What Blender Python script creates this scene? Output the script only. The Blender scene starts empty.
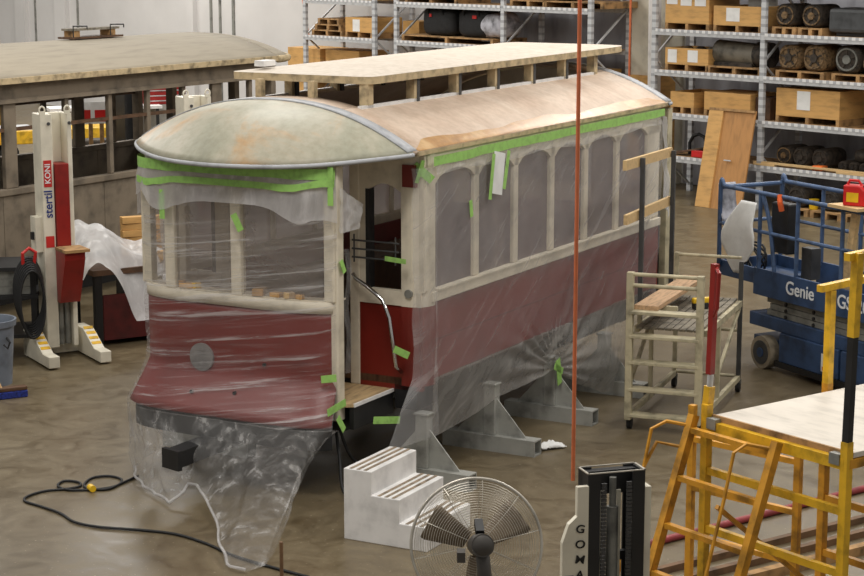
import bpy, bmesh, math, random
from mathutils import Vector, Matrix, noise as mnoise
random.seed(7)
S = bpy.context.scene
COL = S.collection
R = math.radians
PI = math.pi

# ------------------------------------------------------------------ camera
F, HC = 1900.0, 4.4
PITCH = math.atan(350 / F)
cam = bpy.data.cameras.new('camera'); camo = bpy.data.objects.new('camera', cam); COL.objects.link(camo)
cam.sensor_width = 36; cam.lens = F / 864 * 36; cam.clip_end = 300
camo.location = (0, 0, HC); camo.rotation_euler = (PI / 2 - PITCH, 0, 0)
S.camera = camo
# ------------------------------------------------------------------ light
S.view_settings.view_transform = 'Standard'; S.view_settings.look = 'None'
S.view_settings.gamma = 1; S.view_settings.use_curve_mapping = False
S.view_settings.exposure = 0.0
S.cycles.transparent_max_bounces = 24
W = bpy.data.worlds.new('hall_ambient'); S.world = W; W.use_nodes = True
W.node_tree.nodes['Background'].inputs[0].default_value = (1.0, .97, .92, 1)
W.node_tree.nodes['Background'].inputs[1].default_value = .36
def area(name, loc, sx, sy, watts, col=(1, .965, .91), rot=(0, 0, 0)):
    l = bpy.data.lights.new(name, 'AREA'); l.shape = 'RECTANGLE'; l.size = sx; l.size_y = sy
    l.energy = watts; l.color = col
    o = bpy.data.objects.new(name, l); COL.objects.link(o); o.location = loc; o.rotation_euler = rot
    return o
TY = R(61.066)
for k, (x, y, e) in enumerate([(-8, 12, 250), (-1, 10, 330), (6, 12, 300), (-9, 22, 270), (-2, 20, 300), (5, 20, 330),
                  (-11, 33, 560), (-3, 33, 420), (6, 28, 330), (12, 24, 200), (-15, 44, 760), (-7, 42, 560)]):
    area('high_bay_light', (x, y, 8.6), 1.6, 3.2, e * 1.06, rot=(0, 0, TY - PI / 2))

# ------------------------------------------------------------------ maths
def ray(x, y):
    fw = Vector((0, math.cos(PITCH), -math.sin(PITCH))); up = Vector((0, math.sin(PITCH), math.cos(PITCH)))
    return fw + Vector((1, 0, 0)) * ((x - 432) / F) - up * ((y - 288) / F)
def gp(x, y, z=0.0):
    d = ray(x, y); return Vector((0, 0, HC)) + d * ((z - HC) / d.z)
def lin(c):
    return tuple((v / 255 / 12.92) if v / 255 <= .04045 else ((v / 255 + .055) / 1.055) ** 2.4 for v in c) + (1,)

# ------------------------------------------------------------------ materials
def nt(name):
    m = bpy.data.materials.new(name); m.use_nodes = True; t = m.node_tree
    return m, t, t.nodes['Principled BSDF'], t.nodes['Material Output']
def mapping(t, scale=(1, 1, 1), rot=(0, 0, 0), coord='Object'):
    tc = t.nodes.new('ShaderNodeTexCoord'); mp = t.nodes.new('ShaderNodeMapping')
    mp.inputs['Scale'].default_value = scale; mp.inputs['Rotation'].default_value = rot
    t.links.new(tc.outputs[coord], mp.inputs[0]); return mp
def noise(t, mp, scale, detail=4, rough=.55, dist=0):
    n = t.nodes.new('ShaderNodeTexNoise'); n.inputs['Scale'].default_value = scale
    n.inputs['Detail'].default_value = detail; n.inputs['Roughness'].default_value = rough
    n.inputs['Distortion'].default_value = dist
    t.links.new(mp.outputs[0], n.inputs['Vector']); return n
def ramp(t, src, stops):
    r = t.nodes.new('ShaderNodeValToRGB'); e = r.color_ramp.elements
    while len(e) < len(stops): e.new(.5)
    for i, (p, c) in enumerate(stops):
        e[i].position = p; e[i].color = c if len(c) == 4 else lin(c)
    t.links.new(src, r.inputs[0]); return r
def bump(t, b, src, strength, dist=.02):
    n = t.nodes.new('ShaderNodeBump'); n.inputs['Strength'].default_value = strength; n.inputs['Distance'].default_value = dist
    t.links.new(src, n.inputs['Height']); t.links.new(n.outputs[0], b.inputs['Normal'])
def mat(name, c, rough=.6, metal=0, var=.12, scale=6, stretch=(1, 1, 1), bmp=0, c2=None, spec=.5):
    """surface whose own colour varies a little (dirt, grain)"""
    m, t, b, o = nt(name)
    c2 = c2 or tuple(max(0, v * (1 - var * 2)) for v in c)
    mp = mapping(t, stretch); n = noise(t, mp, scale)
    hi = tuple(min(255, v * (1 + var * .5)) for v in c)
    r = ramp(t, n.outputs['Fac'], [(.3, c2), (.52, c), (.75, hi)])
    t.links.new(r.outputs[0], b.inputs['Base Color'])
    b.inputs['Roughness'].default_value = rough; b.inputs['Metallic'].default_value = metal
    b.inputs['Specular IOR Level'].default_value = spec
    if bmp: bump(t, b, n.outputs['Fac'], bmp)
    return m
M = {}
M['red'] = mat('red_paint', (116, 33, 24), .4, var=.05, scale=2)
M['cream'] = mat('cream_primer', (216, 206, 186), .55, var=.06, scale=5)
M['dark'] = mat('dark_interior', (46, 40, 36), .8, var=.25)
M['black'] = mat('black_steel', (30, 30, 31), .5, var=.2)
M['rubber'] = mat('black_rubber', (24, 24, 25), .6, var=.2)
M['ply'] = mat('plywood', (186, 158, 116), .7, var=.12, scale=4, stretch=(1, 6, 1))
M['pine'] = mat('pine_wood', (210, 178, 128), .6, var=.05, scale=5, stretch=(1, 8, 8))
M['crate'] = mat('crate_plywood', (206, 160, 96), .65, var=.07, scale=3, stretch=(1, 1, 5))
M['palletwood'] = mat('pallet_wood', (164, 128, 84), .8, var=.25, scale=7)
M['brownwood'] = mat('brown_stained_wood', (92, 66, 46), .6, var=.2, scale=5, stretch=(1, 6, 1))
M['stand'] = mat('pale_grey_stand_paint', (162, 162, 156), .5, metal=.1, var=.12, scale=5)
M['panelply'] = mat('orange_brown_plywood', (182, 132, 78), .65, var=.06, scale=3, stretch=(5, 1, 1))
M['galv'] = mat('galvanised_steel', (196, 198, 200), .45, metal=.15, var=.06, scale=9)
M['steelgrey'] = mat('grey_painted_steel', (132, 132, 126), .5, metal=.2, var=.18, scale=5)
M['chrome'] = mat('chrome', (205, 205, 205), .15, metal=1, var=.02)
M['ivory'] = mat('ivory_paint', (222, 216, 198), .45, var=.05, scale=4)
M['liftred'] = mat('lift_red_paint', (138, 30, 24), .4, var=.1, scale=4)
M['yellow'] = mat('yellow_paint', (224, 176, 40), .45, var=.14, scale=8)
M['orangey'] = mat('worn_orange_paint', (206, 146, 38), .5, var=.16, scale=8)
M['blue'] = mat('blue_lift_paint', (50, 73, 108), .45, var=.2, scale=4)
M['tape'] = mat('green_masking_tape', (152, 200, 104), .6, var=.06, scale=20)
M['paper'] = mat('white_paper', (232, 232, 230), .7, var=.03)
M['white'] = mat('white_paint', (226, 224, 222), .5, var=.05, scale=6)
M['tread'] = mat('dirty_tread_strip', (140, 124, 104), .85, var=.2, scale=14)
M['beige'] = mat('beige_stair_paint', (190, 180, 150), .55, var=.14, scale=6)
M['slat'] = mat('grey_wood_slat', (136, 128, 114), .8, var=.2, scale=6)
M['fan'] = mat('fan_wire', (190, 184, 172), .4, metal=.4, var=.08)
M['fanblade'] = mat('fan_blade', (124, 109, 90), .5, metal=.3, var=.12)
M['fandark'] = mat('fan_motor_paint', (70, 66, 62), .5, var=.1)
M['hose'] = mat('orange_hose', (218, 118, 74), .5, var=.06)
M['olive'] = mat('old_car_paint', (122, 110, 94), .7, var=.14, scale=4)
M['oldroof'] = mat('old_roof_canvas', (160, 150, 132), .75, var=.04, scale=2, stretch=(1, 5, 1))
M['motor'] = mat('rusty_black_motor', (58, 50, 42), .7, var=.45, scale=14, bmp=.4)
M['motortan'] = mat('dusty_motor_iron', (120, 96, 66), .75, var=.45, scale=22, bmp=.4)
M['motorgrey'] = mat('grey_motor_case', (112, 106, 94), .6, var=.2, scale=6)
M['bag'] = mat('black_nylon_bag', (22, 22, 24), .7, var=.3, scale=10, bmp=.3)
M['sticker_red'] = mat('red_print', (196, 40, 36), .5, var=.03)
M['ink'] = mat('black_print', (24, 24, 24), .6, var=.02)
M['inkblue'] = mat('blue_print', (34, 52, 120), .6, var=.02)
M['white_print'] = mat('white_print', (226, 228, 230), .6, var=.02)
M['binplastic'] = mat('grey_bin_plastic', (120, 128, 140), .5, var=.08)
M['broomblue'] = mat('blue_bristle', (40, 56, 140), .9, var=.3, scale=40)
M['maroon'] = mat('maroon_panel', (92, 28, 26), .6, var=.12)
M['canred'] = mat('red_fuel_can_plastic', (206, 34, 34), .4, var=.05)
M['drillyellow'] = mat('yellow_tool_plastic', (230, 186, 30), .4, var=.04)
M['darkpost'] = mat('dark_grey_post', (66, 66, 66), .5, var=.12)
M['greyspot'] = mat('grey_headlight_cover', (126, 122, 120), .6, var=.1, scale=8)
M['pipe_red'] = mat('maroon_pipe', (142, 52, 54), .5, var=.14)
M['rail_brown'] = mat('rusty_brown_rail', (112, 84, 58), .7, var=.2)
M['tilewhite'] = mat('raw_board_edge', (190, 170, 134), .75, var=.16, scale=10)
M['deckply'] = mat('scaffold_deck_ply', (212, 204, 192), .7, var=.04, scale=4, stretch=(1, 3, 1))
M['lighthaze'] = mat('clear_pallet_wrap', (178, 178, 186), .3, var=.25, scale=6, bmp=.6)
M['bordeaux'] = mat('red_tool_cabinet', (150, 30, 28), .45, var=.08)
M['greyface'] = mat('grey_painted_face', (160, 158, 152), .6, var=.07)

def banded(name, c, c2, axis, scale, duty=.5):
    m, t, b, o = nt(name); mp = mapping(t)
    w = t.nodes.new('ShaderNodeTexWave'); w.bands_direction = axis; w.inputs['Scale'].default_value = scale
    t.links.new(mp.outputs[0], w.inputs['Vector']); r = ramp(t, w.outputs['Fac'], [(duty - .06, c2), (duty + .06, c)])
    t.links.new(r.outputs[0], b.inputs['Base Color']); b.inputs['Roughness'].default_value = .5; return m
M['perforated'] = banded('perforated_galvanised', (196, 198, 200), (160, 162, 165), 'Z', 2.4, .3)
M['lip'] = banded('white_deck_teeth', (226, 226, 226), (178, 180, 184), 'X', 2.4, .45)
def floor_mat():
    m, t, b, o = nt('sealed_concrete')
    mp = mapping(t); a = noise(t, mp, .35, 6, .6); c = noise(t, mp, 3.2, 6, .65, 1.2); d = noise(t, mp, 26, 3, .6)
    r = ramp(t, a.outputs['Fac'], [(.3, (114, 101, 78)), (.55, (132, 118, 93)), (.75, (143, 130, 106))])
    r2 = ramp(t, c.outputs['Fac'], [(.3, (196, 190, 180)), (.5, (232, 230, 226)), (.7, (255, 255, 252))])
    r3 = ramp(t, d.outputs['Fac'], [(.0, (225, 225, 225)), (.66, (238, 238, 238)), (.74, (255, 255, 255))])
    x = t.nodes.new('ShaderNodeMix'); x.data_type = 'RGBA'; x.blend_type = 'MULTIPLY'; x.inputs[0].default_value = 1
    t.links.new(r.outputs[0], x.inputs[6]); t.links.new(r2.outputs[0], x.inputs[7])
    y = t.nodes.new('ShaderNodeMix'); y.data_type = 'RGBA'; y.blend_type = 'MULTIPLY'; y.inputs[0].default_value = 1
    t.links.new(x.outputs[2], y.inputs[6]); t.links.new(r3.outputs[0], y.inputs[7])
    e_ = noise(t, mp, 42, 2, .5); fl_ = ramp(t, e_.outputs['Fac'], [(.69, (0, 0, 0, 1)), (.74, (.55, .55, .55, 1))])
    q = t.nodes.new('ShaderNodeMix'); q.data_type = 'RGBA'; t.links.new(fl_.outputs[0], q.inputs[0]); t.links.new(y.outputs[2], q.inputs[6]); q.inputs[7].default_value = lin((196, 184, 160))
    t.links.new(q.outputs[2], b.inputs['Base Color'])
    rr = ramp(t, c.outputs['Fac'], [(.3, (.30,) * 3 + (1,)), (.7, (.48,) * 3 + (1,))]); t.links.new(rr.outputs[0], b.inputs['Roughness'])
    bump(t, b, d.outputs['Fac'], .05, .01)
    return m
def roof_mat(name, stops, scale, rough=.3, stretch=(1, 1, 1), spec=.25):
    m, t, b, o = nt(name)
    mp = mapping(t, stretch); a = noise(t, mp, scale, 6, .6, .6); f = noise(t, mapping(t), 14, 4, .6)
    r = ramp(t, a.outputs['Fac'], stops)
    r2 = ramp(t, f.outputs['Fac'], [(.35, (240, 239, 236)), (.6, (255, 255, 255))])
    x = t.nodes.new('ShaderNodeMix'); x.data_type = 'RGBA'; x.blend_type = 'MULTIPLY'; x.inputs[0].default_value = 1
    t.links.new(r.outputs[0], x.inputs[6]); t.links.new(r2.outputs[0], x.inputs[7])
    t.links.new(x.outputs[2], b.inputs['Base Color'])
    b.inputs['Roughness'].default_value = rough; b.inputs['Specular IOR Level'].default_value = spec; bump(t, b, f.outputs['Fac'], .08, .01)
    return m
M['floor'] = floor_mat()
M['dome'] = roof_mat('sanded_hood_fibreglass', [(.28, (140, 140, 124)), (.45, (164, 162, 144)), (.57, (178, 172, 154)), (.66, (192, 160, 122)), (.78, (184, 166, 146))], 1.1, .42)
M['roof'] = roof_mat('sanded_roof_filler', [(.3, (186, 162, 142)), (.5, (202, 181, 162)), (.7, (213, 196, 180))], 1.2, .5, (1.6, .8, .8))
M['roofedge'] = roof_mat('bare_ochre_resin', [(.3, (148, 104, 50)), (.5, (176, 130, 72)), (.7, (200, 164, 114))], 3, .3, spec=.4)
M['bluerail'] = mat('faded_blue_rail', (66, 88, 122), .5, var=.2, scale=6)
M['jointgrey'] = mat('grey_joint_filler', (170, 172, 176), .5, var=.08, scale=8)
M['deck'] = roof_mat('cream_deck_primer', [(.3, (206, 194, 180)), (.6, (212, 202, 189)), (.8, (217, 208, 197))], 1.2, .75)

def plastic(name, op=(.18, .62), stretch=(1, 1, 1), rot=(0, 0, 0), tint=(228, 226, 226), rough=.32, nscale=3.0, contrast=(.36, .68), trans=.35, bmp=.4):
    """thin polythene: mostly see-through, whiter along its creases"""
    m, t, b, o = nt(name)
    m0 = mapping(t, (1, 1, 1), rot); mp = t.nodes.new('ShaderNodeMapping'); mp.inputs['Scale'].default_value = stretch
    t.links.new(m0.outputs[0], mp.inputs[0]); n = noise(t, mp, nscale, 6, .62, .5)
    r = ramp(t, n.outputs['Fac'], [(contrast[0], (op[0],) * 3 + (1,)), ((contrast[0] + contrast[1]) / 2, (op[0] * .75 + op[1] * .25,) * 3 + (1,)), (contrast[1], (op[1],) * 3 + (1,))])
    tr = t.nodes.new('ShaderNodeBsdfTransparent'); mx = t.nodes.new('ShaderNodeMixShader')
    tl_ = t.nodes.new('ShaderNodeBsdfTranslucent'); tl_.inputs[0].default_value = lin(tint); m2 = t.nodes.new('ShaderNodeMixShader'); m2.inputs[0].default_value = trans
    tr.inputs[0].default_value = (.96, .96, .96, 1)
    b.inputs['Base Color'].default_value = lin(tint); b.inputs['Roughness'].default_value = rough
    b.inputs['Specular IOR Level'].default_value = .6
    bump(t, b, n.outputs['Fac'], bmp, .03)
    t.links.new(b.outputs[0], m2.inputs[1]); t.links.new(tl_.outputs[0], m2.inputs[2])
    t.links.new(r.outputs[0], mx.inputs[0]); t.links.new(tr.outputs[0], mx.inputs[1]); t.links.new(m2.outputs[0], mx.inputs[2])
    t.links.new(mx.outputs[0], o.inputs[0])
    return m
M['film_front'] = plastic('stretched_film', (.08, .62), (.4, .4, 11), (.14, .1, 0), contrast=(.49, .66), nscale=2.2, rough=.25, bmp=.3)
M['film_tail'] = plastic('loose_film', (.15, .66), (3.2, 3.2, .7), (.25, .45, 0), nscale=2.6, contrast=(.46, .7), tint=(214, 212, 210), rough=.25)
M['film_flap'] = plastic('folded_film', (.42, .8), (2, 2, 1), nscale=3, contrast=(.4, .7))
M['film_side'] = plastic('side_film', (.22, .5), (.7, 1, 6), (0, .6, 0), nscale=1.5, contrast=(.46, .76), rough=.3, bmp=.22)
M['pane_front'] = plastic('hazy_window_pane', (.36, .5), (1, 1, 1), tint=(178, 166, 156), nscale=1.5, rough=.3, bmp=0)
M['film_drape'] = plastic('draped_film', (.3, .66), (1, 1, 5), (0, .5, 0), nscale=1.6, contrast=(.42, .74), tint=(216, 212, 206), rough=.3, bmp=.3)
M['pane'] = plastic('dusty_window_pane', (.5, .62), (1, 1, 1), tint=(160, 146, 146), nscale=1.5, rough=.4, bmp=0)
M['film_white'] = plastic('milky_polythene', (.66, .95), (2, 2, 1), nscale=3, tint=(235, 234, 234))
M['wallsheet'] = mat('grey_wall_sheeting', (150, 150, 156), .5, var=.14, scale=1.4, stretch=(2, 1, .5), bmp=.5)
def glass():
    m, t, b, o = nt('window_glass')
    tr = t.nodes.new('ShaderNodeBsdfTransparent'); tr.inputs[0].default_value = (.8, .8, .8, 1)
    gl = t.nodes.new('ShaderNodeBsdfGlossy'); gl.inputs['Roughness'].default_value = .05
    fr = t.nodes.new('ShaderNodeFresnel'); fr.inputs[0].default_value = 1.45
    mx = t.nodes.new('ShaderNodeMixShader')
    t.links.new(fr.outputs[0], mx.inputs[0]); t.links.new(tr.outputs[0], mx.inputs[1]); t.links.new(gl.outputs[0], mx.inputs[2])
    t.links.new(mx.outputs[0], o.inputs[0]); return m
M['glass'] = glass()
def wall_mat():
    m, t, b, o = nt('painted_wall')
    a = noise(t, mapping(t), .5, 5); f = noise(t, mapping(t), 9, 3)
    r = ramp(t, a.outputs['Fac'], [(.3, (188, 186, 184)), (.7, (206, 204, 202))])
    t.links.new(r.outputs[0], b.inputs['Base Color']); b.inputs['Roughness'].default_value = .75
    bump(t, b, f.outputs['Fac'], .08); return m
M['wall'] = wall_mat()

# ------------------------------------------------------------------ mesh builder
class MB:
    def __init__(s): s.v = []; s.f = []
    def add(s, v, f):
        k = len(s.v); s.v += [tuple(p) for p in v]; s.f += [[i + k for i in q] for q in f]; return s
    def box(s, x0, x1, y0, y1, z0, z1):
        v = [(x, y, z) for x in (x0, x1) for y in (y0, y1) for z in (z0, z1)]
        return s.add(v, [(0, 1, 3, 2), (4, 6, 7, 5), (0, 4, 5, 1), (2, 3, 7, 6), (0, 2, 6, 4), (1, 5, 7, 3)])
    def bar(s, p, q, w, h=None, up=(0, 0, 1)):
        p, q = Vector(p), Vector(q); h = h or w; d = (q - p).normalized(); up = Vector(up)
        if abs(d.dot(up)) > .98: up = Vector((1, 0, 0))
        a = d.cross(up).normalized() * w / 2; b = a.cross(d).normalized() * h / 2
        v = [o + sa * a + sb * b for o in (p, q) for sa, sb in ((-1, -1), (1, -1), (1, 1), (-1, 1))]
        return s.add(v, [(0, 1, 2, 3), (7, 6, 5, 4), (0, 4, 5, 1), (1, 5, 6, 2), (2, 6, 7, 3), (3, 7, 4, 0)])
    def tube(s, path, r, n=8, closed=False, r2=None):
        P = [Vector(p) for p in path]; m = len(P); vs = []; prev = None
        for i, p in enumerate(P):
            if closed: d = P[(i + 1) % m] - P[i - 1]
            else: d = P[min(i + 1, m - 1)] - P[max(i - 1, 0)]
            d.normalize()
            a = prev if prev is not None else (Vector((0, 0, 1)) if abs(d.z) < .9 else Vector((1, 0, 0)))
            a = (a - d * a.dot(d))
            if a.length < 1e-6: a = d.orthogonal()
            a.normalize(); prev = a; b = d.cross(a)
            rr = r if r2 is None else r + (r2 - r) * i / max(1, m - 1)
            for k in range(n):
                t = 2 * PI * k / n; vs.append(p + (a * math.cos(t) + b * math.sin(t)) * rr)
        fs = []
        for i in range(m if closed else m - 1):
            j = (i + 1) % m
            for k in range(n):
                fs.append((i * n + k, i * n + (k + 1) % n, j * n + (k + 1) % n, j * n + k))
        if not closed: fs += [tuple(range(n))[::-1], tuple(range((m - 1) * n, m * n))]
        return s.add(vs, fs)
    def cyl(s, p, q, r, r2=None, n=20): return s.tube([p, q], r, n, r2=r2 if r2 is not None else r)
    def prism(s, poly, fn, a, b):
        n = len(poly)
        v = [fn(u, w, a) for u, w in poly] + [fn(u, w, b) for u, w in poly]
        return s.add(v, [tuple(range(n)), tuple(range(n, 2 * n))[::-1]] + [(i, (i + 1) % n, n + (i + 1) % n, n + i) for i in range(n)])
    def grid(s, fn, nu, nv):
        v = [fn(i / nu, j / nv) for i in range(nu + 1) for j in range(nv + 1)]
        return s.add(v, [(i * (nv + 1) + j, (i + 1) * (nv + 1) + j, (i + 1) * (nv + 1) + j + 1, i * (nv + 1) + j + 1) for i in range(nu) for j in range(nv)])
    def lathe(s, prof, c, n=24):
        """prof: (r, z) pairs, turned about the vertical through c"""
        c = Vector(c); m = len(prof)
        v = [c + Vector((r * math.cos(2 * PI * k / n), r * math.sin(2 * PI * k / n), z)) for r, z in prof for k in range(n)]
        f = [(i * n + k, i * n + (k + 1) % n, (i + 1) * n + (k + 1) % n, (i + 1) * n + k) for i in range(m - 1) for k in range(n)]
        return s.add(v, f + [tuple(range(n))[::-1], tuple(range((m - 1) * n, m * n))])
    def build(s, name, m, parent=None, smooth=False, bevel=0, solid=0, sub=0):
        me = bpy.data.meshes.new(name); me.from_pydata(s.v, [], s.f)
        bm = bmesh.new(); bm.from_mesh(me); bmesh.ops.recalc_face_normals(bm, faces=bm.faces); bm.to_mesh(me); bm.free()
        me.materials.append(M[m] if isinstance(m, str) else m)
        o = bpy.data.objects.new(name, me); COL.objects.link(o)
        if smooth:
            for p in me.polygons: p.use_smooth = True
            if smooth == 'auto':
                me.set_sharp_from_angle(angle=R(40))
        if bevel:
            b = o.modifiers.new('bevel', 'BEVEL'); b.width = bevel; b.segments = 2; b.limit_method = 'ANGLE'
        if solid:
            b = o.modifiers.new('solid', 'SOLIDIFY'); b.thickness = solid
        if sub:
            b = o.modifiers.new('sub', 'SUBSURF'); b.levels = sub; b.render_levels = sub
        if parent: o.parent = parent
        return o
def B(x0, x1, y0, y1, z0, z1): return MB().box(x0, x1, y0, y1, z0, z1)
def tag(o, label, cat, group=None, kind=None):
    o['label'] = label; o['category'] = cat
    if group: o['group'] = group
    if kind: o['kind'] = kind
    return o
def thing(name, label, cat, loc=(0, 0, 0), rz=0, group=None):
    o = bpy.data.objects.new(name, None); COL.objects.link(o); o.empty_display_size = .2
    o.location = loc; o.rotation_euler = (0, 0, rz); return tag(o, label, cat, group)
def kids(o): return [c for c in COL.objects if c.parent == o]
def copy_tree(o, loc=None, rz=None, label=None, parent=None):
    c = o.copy(); COL.objects.link(c)
    if parent is not None: c.parent = parent
    if loc is not None: c.location = loc
    if rz is not None: c.rotation_euler = (0, 0, rz)
    if label: c['label'] = label
    for k in kids(o): copy_tree(k, parent=c)
    return c
def struct(o): o['kind'] = 'structure'; return o
def place(o, loc, rz=0): o.location = loc; o.rotation_euler = (0, 0, rz); return o
def text(s, size, m, parent, loc, rot, depth=.003, name='lettering'):
    cu = bpy.data.curves.new(name, 'FONT'); cu.body = s; cu.size = size; cu.extrude = depth; cu.align_x = 'CENTER'; cu.align_y = 'CENTER'; cu.offset = size * .012
    o = bpy.data.objects.new(name + '_tmp', cu); COL.objects.link(o)
    dg = bpy.context.evaluated_depsgraph_get(); me = bpy.data.meshes.new_from_object(o.evaluated_get(dg)); bpy.data.objects.remove(o)
    t = bpy.data.objects.new(name, me); COL.objects.link(t); me.materials.clear(); me.materials.append(M[m])
    t.parent = parent; t.location = loc; t.rotation_euler = rot; return t

# ================================================================== THE SETTING
RK = Vector((5.35, 30.97, 0)); RA = R(-48.124)          # rack line: local x to the right, y away
RM = Matrix.Translation(RK) @ Matrix.Rotation(RA, 4, 'Z')
def rk(x, y=0, z=0): return RM @ Vector((x, y, z))
fl = MB(); fl.add([(-40, -2, 0), (30, -2, 0), (30, 75, 0), (-40, 75, 0)], [(0, 1, 2, 3)])
struct(fl.build('floor', 'floor'))
wb = B(-42, 14, 1.75, 2.0, 0, 9.5).build('wall_back', 'wall'); place(wb, RK, RA); struct(wb)
# panel seams, columns and skirting course of the back wall
def trim(n, mb, m): o = mb.build('trim_%d' % n, m); place(o, RK, RA); return struct(o)
trim(1, B(-9.6, 14, 1.70, 1.75, 2.42, 2.48), 'greyface')
trim(2, B(-3.75, -3.15, 1.0, 1.75, 0, 9.5), 'ivory')
c3 = MB(); c3.bar((-2.95, .75, 0), (-3.05, .75, 9.0), .16, .16); trim(3, c3, 'white')
xs = [(-26.75, .5, 0), (-24.7, .55, 0), (-18.62, .26, 0), (-17.82, .08, 1), (-17.45, .07, 1), (-16.93, .09, 1), (-25.9, .06, 1), (-23.76, .07, 1)]
for k, (x, w, dk) in enumerate(xs):
    trim(4 + k, B(x, x + w, 1.72 if dk else 1.62, 1.75, 0, 9.5), 'steelgrey' if dk else 'wall')
# grey sheeting hung on the wall behind the racks
def sheetfn(u, v):
    x = -9.6 + u * 14.5; z = .02 + v * 4.4
    return (x, 1.62 + .05 * mnoise.noise(Vector((x * 2.2, z * .4, 0))) + .04 * mnoise.noise(Vector((x * 6, z * 1.5, 4))), z)
ws = MB().grid(lambda u, v: sheetfn(u * .44 + .0, v), 40, 30).build('plastic_sheet', 'wallsheet', smooth=True)
tag(place(ws, RK, RA), 'grey plastic sheeting on the far wall behind the rack with black bags', 'plastic sheet')
ws = MB().grid(lambda u, v: sheetfn(.455 + u * .545, v), 50, 30).build('plastic_sheet', 'wallsheet', smooth=True)
tag(place(ws, RK, RA), 'wrinkled grey plastic sheeting on the wall behind the rack of wooden crates', 'plastic sheet')

# ================================================================== RED AND CREAM STREETCAR
TO = Vector((-1.1967, 15.6913, 0))
TM = Matrix.Translation(TO) @ Matrix.Rotation(TY, 4, 'Z')
def tl(x, y, z=0): return TM @ Vector((x, y, z))
car = thing('streetcar', 'red and cream streetcar body on steel stands, wrapped in clear plastic', 'streetcar', TO, TY)
L = 4.95; HW = 1.30
def part(mb, name, m, parent=car, **k): return mb.build(name, m, parent, **k)
ZB, ZR, ZE = 1.49, .845, 2.74     # belt line, bottom of red panel, eave
mull = [.905 + .7425 * k for k in range(5)]
for s in (-1, 1):
    yo, yi = s * HW, s * (HW - .05)
    part(B(.10, L, min(yo, yi), max(yo, yi), ZR, ZB), 'side_panel', 'red', bevel=.006)
    part(B(.10, L, min(s * 1.302, yo), max(s * 1.302, yo), 1.165, 1.172), 'panel_seam', 'maroon')
    part(B(.10, L, min(s * 1.325, yi), max(s * 1.325, yi), ZB, ZB + .085), 'belt_rail', 'cream', bevel=.008)
    part(B(.18, 4.62, min(s * 1.335, yi), max(s * 1.335, yi), ZB + .085, ZB + .10), 'window_sill', 'cream')
    for x in mull: part(B(x - .045, x + .045, min(yo, yi), max(yo, yi), ZB + .1, 2.56), 'window_post', 'cream', bevel=.01)
    for x0, x1 in ((.02, .18), (4.62, L)): part(B(x0, x1, min(yo, s * 1.2), max(yo, s * 1.2), ZB + .085, 2.6), 'corner_post', 'cream', bevel=.02)
    # letterboard with arched window heads
    poly = [(.02, ZE), (.02, 2.45)]
    edges = [.18] + [v for x in mull for v in (x - .045, x + .045)] + [4.62]
    for i in range(0, 12, 2):
        a, b = edges[i], edges[i + 1]
        poly += [(a, 2.45)] + [(a + (b - a) * k / 10, 2.45 + .10 * math.sin(PI * k / 10) ** .6) for k in range(1, 10)] + [(b, 2.45)]
    poly += [(L, 2.45), (L, ZE)]
    part(MB().prism(poly, lambda u, w, d: (u, d, w), yo, yi), 'letterboard', 'cream')
    for i in range(0, 12, 2):
        part(B(edges[i], edges[i + 1], s * 1.262 - .003, s * 1.262 + .003, ZB + .1, 2.56), 'window_pane', 'pane')
    part(B(.0, L, min(s * 1.22, s * 1.02), max(s * 1.22, s * 1.02), .60, .845), 'side_sill', 'black')
part(B(0, L, -1.24, 1.24, .80, .86), 'floor_deck', 'brownwood')
for s in (-1, 1):
    part(B(.5, 4.5, min(s * 1.22, s * .75), max(s * 1.22, s * .75), .86, 1.30), 'bench', 'brownwood', bevel=.02)
for x in (.6, 2.4, 4.3): part(B(x - .08, x + .08, -1.2, 1.2, .58, .80), 'cross_bearer', 'black')

# bulkheads
def roofz(y): return ZE + .37 * (1 - min(1, abs(y) / 1.31) ** 2.2)
for bx, d in ((0.0, 1), (L, -1)):
    x0, x1 = sorted((bx, bx + d * .05))
    for s in (-1, 1):
        part(B(x0, x1, *sorted((s * 1.27, s * .69)), .76, 1.46), 'bulkhead_panel', 'red')
        part(B(x0 - .012, x1 + .012, *sorted((s * 1.27, s * .69)), 1.46, 1.58), 'bulkhead_rail', 'cream')
        part(B(x0 - .01, x1 + .01, *sorted((s * .69, s * .60)), .76, 2.62), 'door_post', 'cream', bevel=.008)
        ring = [(s * .60, 2.74), (s * .60, 1.58), (s * .75, 1.58), (s * .75, 2.38)] + \
               [(s * (.75 + .34 * k / 10), 2.38 + .07 * math.sin(PI * k / 10)) for k in range(1, 10)] + \
               [(s * 1.09, 2.38), (s * 1.09, 1.58), (s * 1.29, 1.58), (s * 1.29, 2.74)]
        part(MB().prism(ring, lambda u, w, dd: (dd, u, w), x0, x1), 'bulkhead_window_surround', 'cream')
        part(B(x0 - .004, x1 + .03, *sorted((s * .75, s * .785)), 1.58, 2.40), 'window_gasket', 'black')
    head = [(-1.3, 2.6), (1.3, 2.6)] + [(1.3 - 2.6 * k / 20, roofz(1.3 - 2.6 * k / 20) - .05) for k in range(21)]
    part(MB().prism(head, lambda u, w, dd: (dd, u, w), x0 + .001, x1 - .001), 'bulkhead_header', 'cream')
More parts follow.
